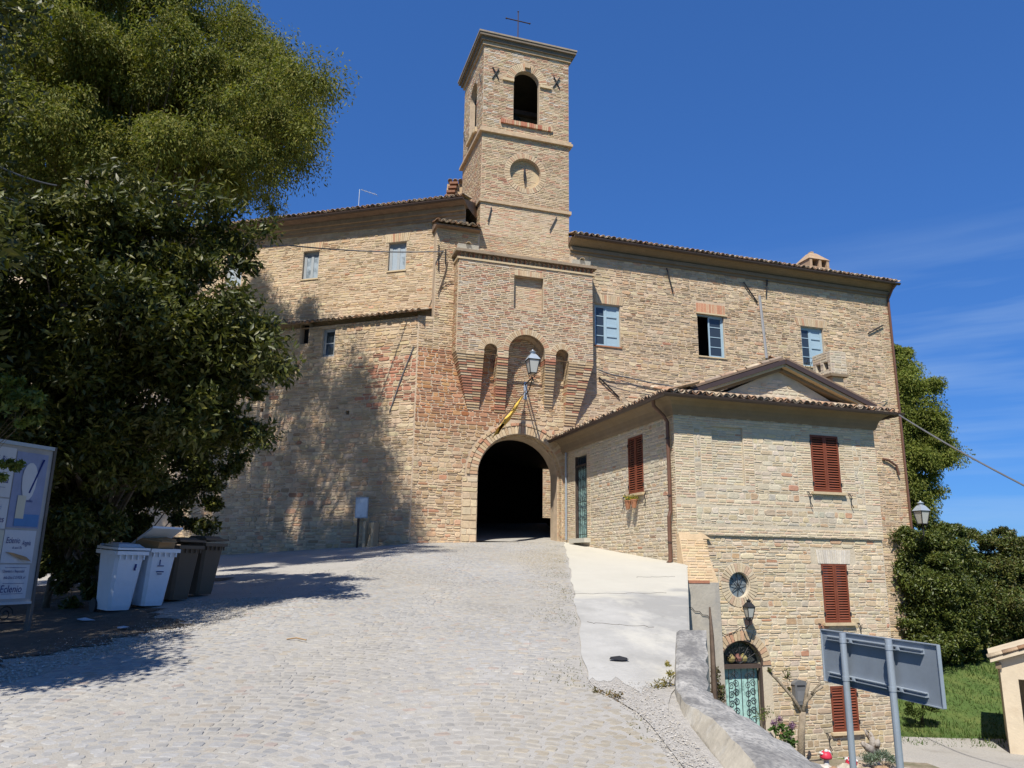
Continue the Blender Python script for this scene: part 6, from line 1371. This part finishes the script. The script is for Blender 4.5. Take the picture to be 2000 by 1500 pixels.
def tree(name,label,base,poly,Y0,dY,nclump,rc,n_each,ll,lw_,droop,cols,bark,trunk_r,M,cat='tree',group=None,limbs=26,edge=18,surf=.5,shell=.6,extra=(),bough=None):
    base=np.array(base,float); t=thing(name,label,cat,base,group)
    xs_=[p[0] for p in poly]; ys_=[p[1] for p in poly]; cen=[];rs=[]
    emax=max(edged(poly,random.uniform(min(xs_),max(xs_)),random.uniform(min(ys_),max(ys_))) for _ in range(1)) 
    tries=0
    while len(cen)<nclump and tries<nclump*60:
        tries+=1; x=random.uniform(min(xs_),max(xs_)); y=random.uniform(min(ys_),max(ys_))
        if not inside(poly,x,y): continue
        e=edged(poly,x,y)
        if e<edge*(random.uniform(.75,1.1) if bough else random.uniform(.4,1.1)): continue
        dep=dY*math.sqrt(min(1,e/130.)); s=random.choice((-1,-1,-1,1)); yy=Y0+s*dep*random.uniform(surf,1.) if random.random()<.8 else Y0+dep*random.uniform(-1,1)
        p=at(x,y,yy); 
        if p[2]<base[2]-.1: continue
        cen.append(p); rs.append(rc*random.uniform(.65,1.25)*(.55 if e<45 else 1))
    if bough:      # gather the crown into boughs: small sprays on the upper, outer side of each, shaded hollows between
        nsub,R_,rsub=bough; c2=[];r2=[]
        for c,r in zip(cen,rs):
            k=r/rc
            for _ in range(nsub):
                d=RNG.normal(size=3); d/=np.linalg.norm(d); d[2]=abs(d[2])*.8-.12; q=c+d*R_*k*np.array([1.15,1.,.75])*random.uniform(.55,1.1); c2.append(q); r2.append(rsub*k*random.uniform(.6,1.3))
        cen,rs=c2,r2
    for p,r in extra: cen.append(np.array(p)); rs.append(r)
    V,Ft,Cc=leaves(cen,rs,n_each,ll,lw_,droop,cols,shell)
    mk('crown',V,Ft,M,t,Cc)
    mb=MB(); ctr=np.mean(cen,0); top=max(c[2] for c in cen); 
    spine=[base-ZZ*.3,base+(ctr-base)*.12*np.array([1,1,1])+ZZ*.3,base+(ctr-base)*.5,base+(ctr-base)*.9,ctr+ZZ*(top-ctr[2])*.7]
    mb.tube(spine,[trunk_r*1.25,trunk_r,trunk_r*.8,trunk_r*.5,trunk_r*.12],9); mb.build('trunk',bark,t,smooth=True)
    mb=MB()
    for c in random.sample(cen,min(limbs,len(cen))):
        f=np.clip((c[2]-base[2])/(top-base[2])*.75,.08,.85); i=f*4*.9; k=int(i); a=spine[min(k,4)]; b=spine[min(k+1,4)]; s=a+(b-a)*(i-k)
        mid=s+(c-s)*.5+ZZ*.12*np.linalg.norm(c-s)+RNG.normal(size=3)*.1; mb.tube([s,mid,c],[trunk_r*.2,trunk_r*.11,trunk_r*.03],5)
    mb.build('branches',bark,t)
    return t
OLV=[(.145,.15,.026),(.17,.17,.032),(.12,.135,.024),(.19,.17,.036),(.10,.12,.026)]
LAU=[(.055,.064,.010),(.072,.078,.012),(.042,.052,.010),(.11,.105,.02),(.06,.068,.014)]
bigp=[(430,-60),(500,25),(560,75),(605,150),(630,190),(642,250),(636,300),(640,330),(590,345),(560,420),(540,470),(470,500),(300,520),(100,520),(-150,480),(-350,300),(-380,-50),(-200,-380),(150,-420),(330,-260)]
gb=np.array([-11.2,20.5,float(gz(-11.2,20.5))])
tree('broadleaf_tree','huge yellow-green tree filling the upper left behind the laurel',gb,bigp,19.5,4.4,125,1.0,720,.11,.036,1.0,OLV,BARK,.45,LEAF,limbs=150,edge=98,shell=.75,bough=(9,1.3,.62),extra=[(at(x_,y_,random.uniform(17.5,21.5)),random.uniform(.6,1.0)) for x_,y_ in [(random.uniform(400,612),random.uniform(-60,330)) for _ in range(160)] if inside(bigp,x_+22,y_) and inside(bigp,x_,y_-22)][:85])
laup=[(70,380),(120,310),(190,285),(260,320),(330,370),(410,345),(470,380),(515,430),(520,480),(470,520),(440,560),(470,600),(520,640),(548,700),(545,790),(510,850),(470,900),(420,940),(395,975),(330,985),(235,990),(200,1100),(60,1120),(-60,1050),(-220,900),(-260,560),(-100,420)]
lb=np.array([-7.0,13.6,float(gz(-7.0,13.6))])
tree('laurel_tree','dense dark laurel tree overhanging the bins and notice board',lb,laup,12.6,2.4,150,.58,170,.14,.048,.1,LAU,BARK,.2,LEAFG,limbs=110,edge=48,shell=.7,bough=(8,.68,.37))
np_=[(-700,150),(-350,60),(-150,200),(-60,330),(-30,470),(-40,600),(-80,700),(-160,800),(-500,850),(-900,600)]
nbs=np.array([-8.6,7.6,float(gz(-8.6,7.6))])
tree('laurel_tree','laurel foliage entering at the left edge above the notice board',nbs,np_,7.6,2.6,170,.62,360,.13,.048,.15,LAU,BARK,.18,LEAFG,limbs=40,edge=26,shell=.55,extra=[((random.uniform(-7.8,-5.2),random.uniform(4.4,7.4),random.uniform(5.0,9.0)),.7) for _ in range(30)]+[((-.74*yy-random.uniform(.3,3.2),yy,random.uniform(4.2,8.8)),.8) for yy in [random.uniform(6,10.5) for _ in range(48)]])
hp0=[(60,880),(200,830),(430,800),(500,860),(430,960),(418,1040),(300,1050),(120,1150),(60,1120)]
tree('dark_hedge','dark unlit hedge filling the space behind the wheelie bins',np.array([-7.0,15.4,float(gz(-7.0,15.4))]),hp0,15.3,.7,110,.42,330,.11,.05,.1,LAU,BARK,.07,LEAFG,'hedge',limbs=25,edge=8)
sp=[(100,930),(150,880),(205,900),(215,1000),(200,1100),(180,1185),(120,1190),(102,1100)]
sb=np.array([-7.2,12.4,float(gz(-7.2,12.4))])
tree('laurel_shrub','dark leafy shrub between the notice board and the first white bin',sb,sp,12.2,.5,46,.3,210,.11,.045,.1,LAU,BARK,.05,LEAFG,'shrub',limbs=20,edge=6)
sp=[(-90,740),(20,730),(70,760),(105,790),(95,815),(40,838),(-20,850),(-90,850)]
tree('laurel_sprays','pale green laurel sprays hanging over the top of the notice board',np.array([-7.6,9.6,.6]),sp,9.0,.5,34,.16,60,.10,.04,.1,[(.12,.16,.03),(.16,.19,.04),(.09,.13,.03)],BARK,.03,LEAFG,'shrub',limbs=14,edge=4,extra=[(at(30,912,8.9),.07),(at(12,905,8.9),.08),(at(5,930,8.9),.06),(at(40,905,8.9),.04)])
# right-hand trees
rtp=[(1690,690),(1735,655),(1765,650),(1795,690),(1840,735),(1842,790),(1865,845),(1868,905),(1858,930),(1825,950),(1835,990),(1825,1030),(1790,1070),(1700,1100),(1660,900)]
tree('slender_tree','tall olive-green tree rising behind the corner of the long wing',at(1745,1180,38)*np.array([1,1,0])+[0,0,float(lowz(17,38))],rtp,37.5,2.5,85,.95,420,.15,.055,.9,[(.14,.165,.028),(.17,.18,.036),(.11,.14,.026)],BARK,.25,LEAF,limbs=60,edge=30,shell=.75,bough=(7,1.05,.62))
hp=[(1745,1040),(1790,1005),(1860,1015),(1900,1030),(1925,1100),(1935,1200),(1900,1300),(1830,1330),(1770,1330),(1750,1200)]
DK=[(.065,.09,.018),(.095,.115,.022),(.115,.125,.026),(.05,.07,.015)]
tree('laurel_bush','broad dark evergreen bush right of the house, below the corner lantern',at(1850,1335,33)*np.array([1,1,0])+[0,0,float(lowz(18,33))],hp,32.5,1.6,115,.75,240,.15,.055,.1,DK,BARK,.15,LEAFG,'bush',limbs=40,edge=18,shell=.7,bough=(6,.85,.48))
hp=[(1890,1050),(1925,1025),(1960,1022),(1985,1035),(2020,1045),(2100,1090),(2140,1250),(2100,1400),(1990,1395),(1920,1330),(1895,1200)]
tree('laurel_bush','olive-toned bush at the right edge behind the small hut',at(2010,1390,34)*np.array([1,1,0])+[0,0,float(lowz(22,34))],hp,33.0,1.6,110,.75,240,.14,.052,.1,[(.075,.095,.02),(.11,.115,.026),(.055,.08,.018),(.10,.09,.025)],BARK,.15,LEAFG,'bush',limbs=40,edge=18,shell=.7,bough=(6,.85,.48))
lo=[(1765,1335),(1800,1320),(1840,1345),(1845,1385),(1800,1400),(1768,1400)]
tree('low_bush','low green bush behind the right sign post on the grass',at(1800,1400,27)*np.array([1,1,0])+[0,0,float(lowz(14,27))],lo,26.5,.5,26,.3,200,.09,.04,.1,[(.06,.09,.02),(.08,.11,.025)],BARK,.05,LEAF,'bush',limbs=10,edge=5)
# pruned tree by the door
pt=thing('pollarded_tree','bare pollarded young tree in front of the house by the door','tree',at(1563,1475,19.6))
b0=at(1563,1478,19.6)-ZZ*.3
mb=MB(); mb.tube([b0,at(1565,1430,19.6),at(1568,1390,19.6)],[.10,.085,.075],8); mb.build('trunk',BARKP,pt,smooth=True)
for pts,r in (([at(1568,1395,19.6),at(1548,1362,19.6),at(1520,1330,19.5),at(1500,1308,19.5)],[.055,.042,.036,.045]),([at(1568,1392,19.6),at(1574,1370,19.6),at(1592,1350,19.5),at(1606,1340,19.5)],[.055,.045,.036,.042]),([at(1572,1378,19.6),at(1576,1350,19.7),at(1580,1332,19.7)],[.05,.042,.04]),([at(1585,1355,19.5),at(1602,1335,19.5),at(1600,1322,19.5)],[.03,.025,.02]),([at(1548,1362,19.6),at(1540,1345,19.6),at(1536,1318,19.6)],[.012,.01,.008])):
    mb=MB(); mb.tube(pts,r,7); mb.build('branch',BARKP,pt,smooth=True)
V,Ft,Cc=leaves([at(1536,1312,19.6),at(1538,1322,19.6),at(1503,1308,19.4),at(1540,1345,19.6)],[.12,.1,.06,.06],40,.07,.035,.3,[(.08,.10,.03),(.14,.10,.05)]); mk('new_leaves',V,Ft,LEAF,pt,Cc)
def small_plant(name,label,cens,rs,n,ll,lw_,cols,base,cat='plant',stems=True,blossom=None,droop=.1):
    t=thing(name,label,cat,base); V,Ft,Cc=leaves(cens,rs,n,ll,lw_,droop,cols); mk('foliage',V,Ft,LEAF,t,Cc)
    if stems:
        mb=MB()
        for c in cens: mb.tube([base,(np.array(base)+c)/2+RNG.normal(size=3)*.03,c],[.012,.009,.005],4)
        mb.build('stems',BARK,t)
    if blossom:
        V,Ft,Cc=leaves(blossom[0],[blossom[1]]*len(blossom[0]),120,.035,.03,0,blossom[2]); mk('blossom',V,Ft,LEAF,t,Cc)
small_plant('lilac_shrub','young lilac with purple blossom beside the pollarded tree',[at(1528,1440,19.2),at(1540,1430,19.2),at(1512,1425,19.2),at(1546,1450,19.2),at(1525,1418,19.2)],[.16,.16,.12,.14,.1],55,.1,.06,[(.05,.10,.02),(.07,.13,.03)],at(1532,1475,19.2)-ZZ*.3,'shrub',blossom=([at(1512,1412,19.2),at(1522,1404,19.2),at(1548,1416,19.2),at(1545,1420,19.2)],.09,[(.20,.11,.19),(.25,.15,.24)]))
small_plant('climber','thin climbing plant on the door post with small leaves',[at(1490,1395,19.9),at(1500,1388,19.9),at(1484,1400,19.9)],[.2,.15,.15],45,.06,.03,[(.07,.11,.02),(.13,.13,.04)],at(1492,1460,19.9),'plant')
small_plant('ivy_clump','brownish ivy clump behind the parapet beside the arched door',[at(1398,1310+i*13,18.9) for i in range(6)]+[at(1408,1345+i*12,18.9) for i in range(4)],[.13]*10,110,.06,.04,[(.10,.075,.04),(.06,.08,.02),(.12,.09,.06)],at(1402,1390,18.9)-ZZ*.5,'plant')
small_plant('silver_shrub','silvery green low shrub in front of the driftwood root',[at(1690+i*7,1478+6*math.sin(i),19.3) for i in range(9)],[.15]*9,170,.06,.018,[(.15,.20,.15),(.12,.17,.11),(.18,.22,.17)],at(1718,1500,19.3)-ZZ*.25,'shrub',droop=-.8)
p=onground(1300,1345); small_plant('yellow_weed','dry yellowish weed growing at the foot of the parapet',[p+ZZ*.04,p+[.05,0,.12],p+[-.07,-.03,.03],p+[.03,.02,.2]],[.07,.04,.07,.03],70,.035,.012,[(.26,.20,.06),(.2,.18,.05)],p,'weed',droop=-.7,stems=False)
p=onground(1190,1362); small_plant('dry_weed','brown dry weed tuft where cobbles meet the gravel patch',[p+ZZ*.02,p+[-.09,.1,.02],p+[.07,-.1,.02]],[.07,.06,.06],60,.035,.012,[(.20,.13,.06),(.14,.12,.04)],p,'weed',stems=False)
cp_=pf.P(2.6,4.2,-1.8); small_plant('courtyard_creeper','green creeper seen through the passage in the courtyard',[cp_+[0,0,i*.35] for i in range(8)]+[cp_+[-.3,.2,i*.5] for i in range(4)],[.35]*12,160,.1,.06,[(.10,.15,.03),(.14,.18,.04)],cp_-ZZ*1.8,'plant')
# grass on the bank: one mass of blades
n=26000; X=RNG.uniform(9,27,n); Y=RNG.uniform(24.2,38,n); Zg=lowz(X,Y); hgt=RNG.uniform(.05,.17,n)*(1+.5*vn(X,Y,2)); a=RNG.uniform(0,6.28,n); w=.018
V=np.stack([np.stack([X-np.cos(a)*w,Y-np.sin(a)*w,Zg],1),np.stack([X+np.cos(a)*w,Y+np.sin(a)*w,Zg],1),np.stack([X+RNG.normal(0,.05,n),Y+RNG.normal(0,.05,n),Zg+hgt],1)],1).reshape(-1,3)
gc=np.array([(.055,.105,.02),(.07,.12,.022),(.09,.115,.03)])[RNG.integers(0,3,n)]*RNG.uniform(.8,1.2,(n,1))
tag(mk('grass',V,np.arange(3*n).reshape(-1,3),GRASSB,None,np.repeat(gc,3,0),'stuff'),'green grass on the bank right of the house','grass')
n=5200; ysm=RNG.uniform(5.5,26,n); side_=RNG.random(n); X=np.where(side_<.6,XR(ysm)-np.abs(RNG.normal(0,.35,n)),XL(ysm)+RNG.normal(-.4,.5,n)); Zg=gz(X,ysm)+.012; hgt=RNG.uniform(.006,.025,n); a=RNG.uniform(0,6.28,n); w=.005
keep=vn(X*2,ysm*1.5,7)>.15; X,ysm,Zg,hgt,a=X[keep],ysm[keep],Zg[keep],hgt[keep],a[keep]; n=len(X)
V=np.stack([np.stack([X-np.cos(a)*w,ysm-np.sin(a)*w,Zg],1),np.stack([X+np.cos(a)*w,ysm+np.sin(a)*w,Zg],1),np.stack([X+RNG.normal(0,.012,n),ysm+RNG.normal(0,.012,n),Zg+hgt],1)],1).reshape(-1,3)
tag(mk('joint_weeds',V,np.arange(3*n).reshape(-1,3),GRASSB,None,np.repeat(np.array([(.12,.12,.03)])*RNG.uniform(.6,1.2,(n,1)),3,0),'stuff'),'small weeds growing in the joints along the edges of the cobbles','weeds')
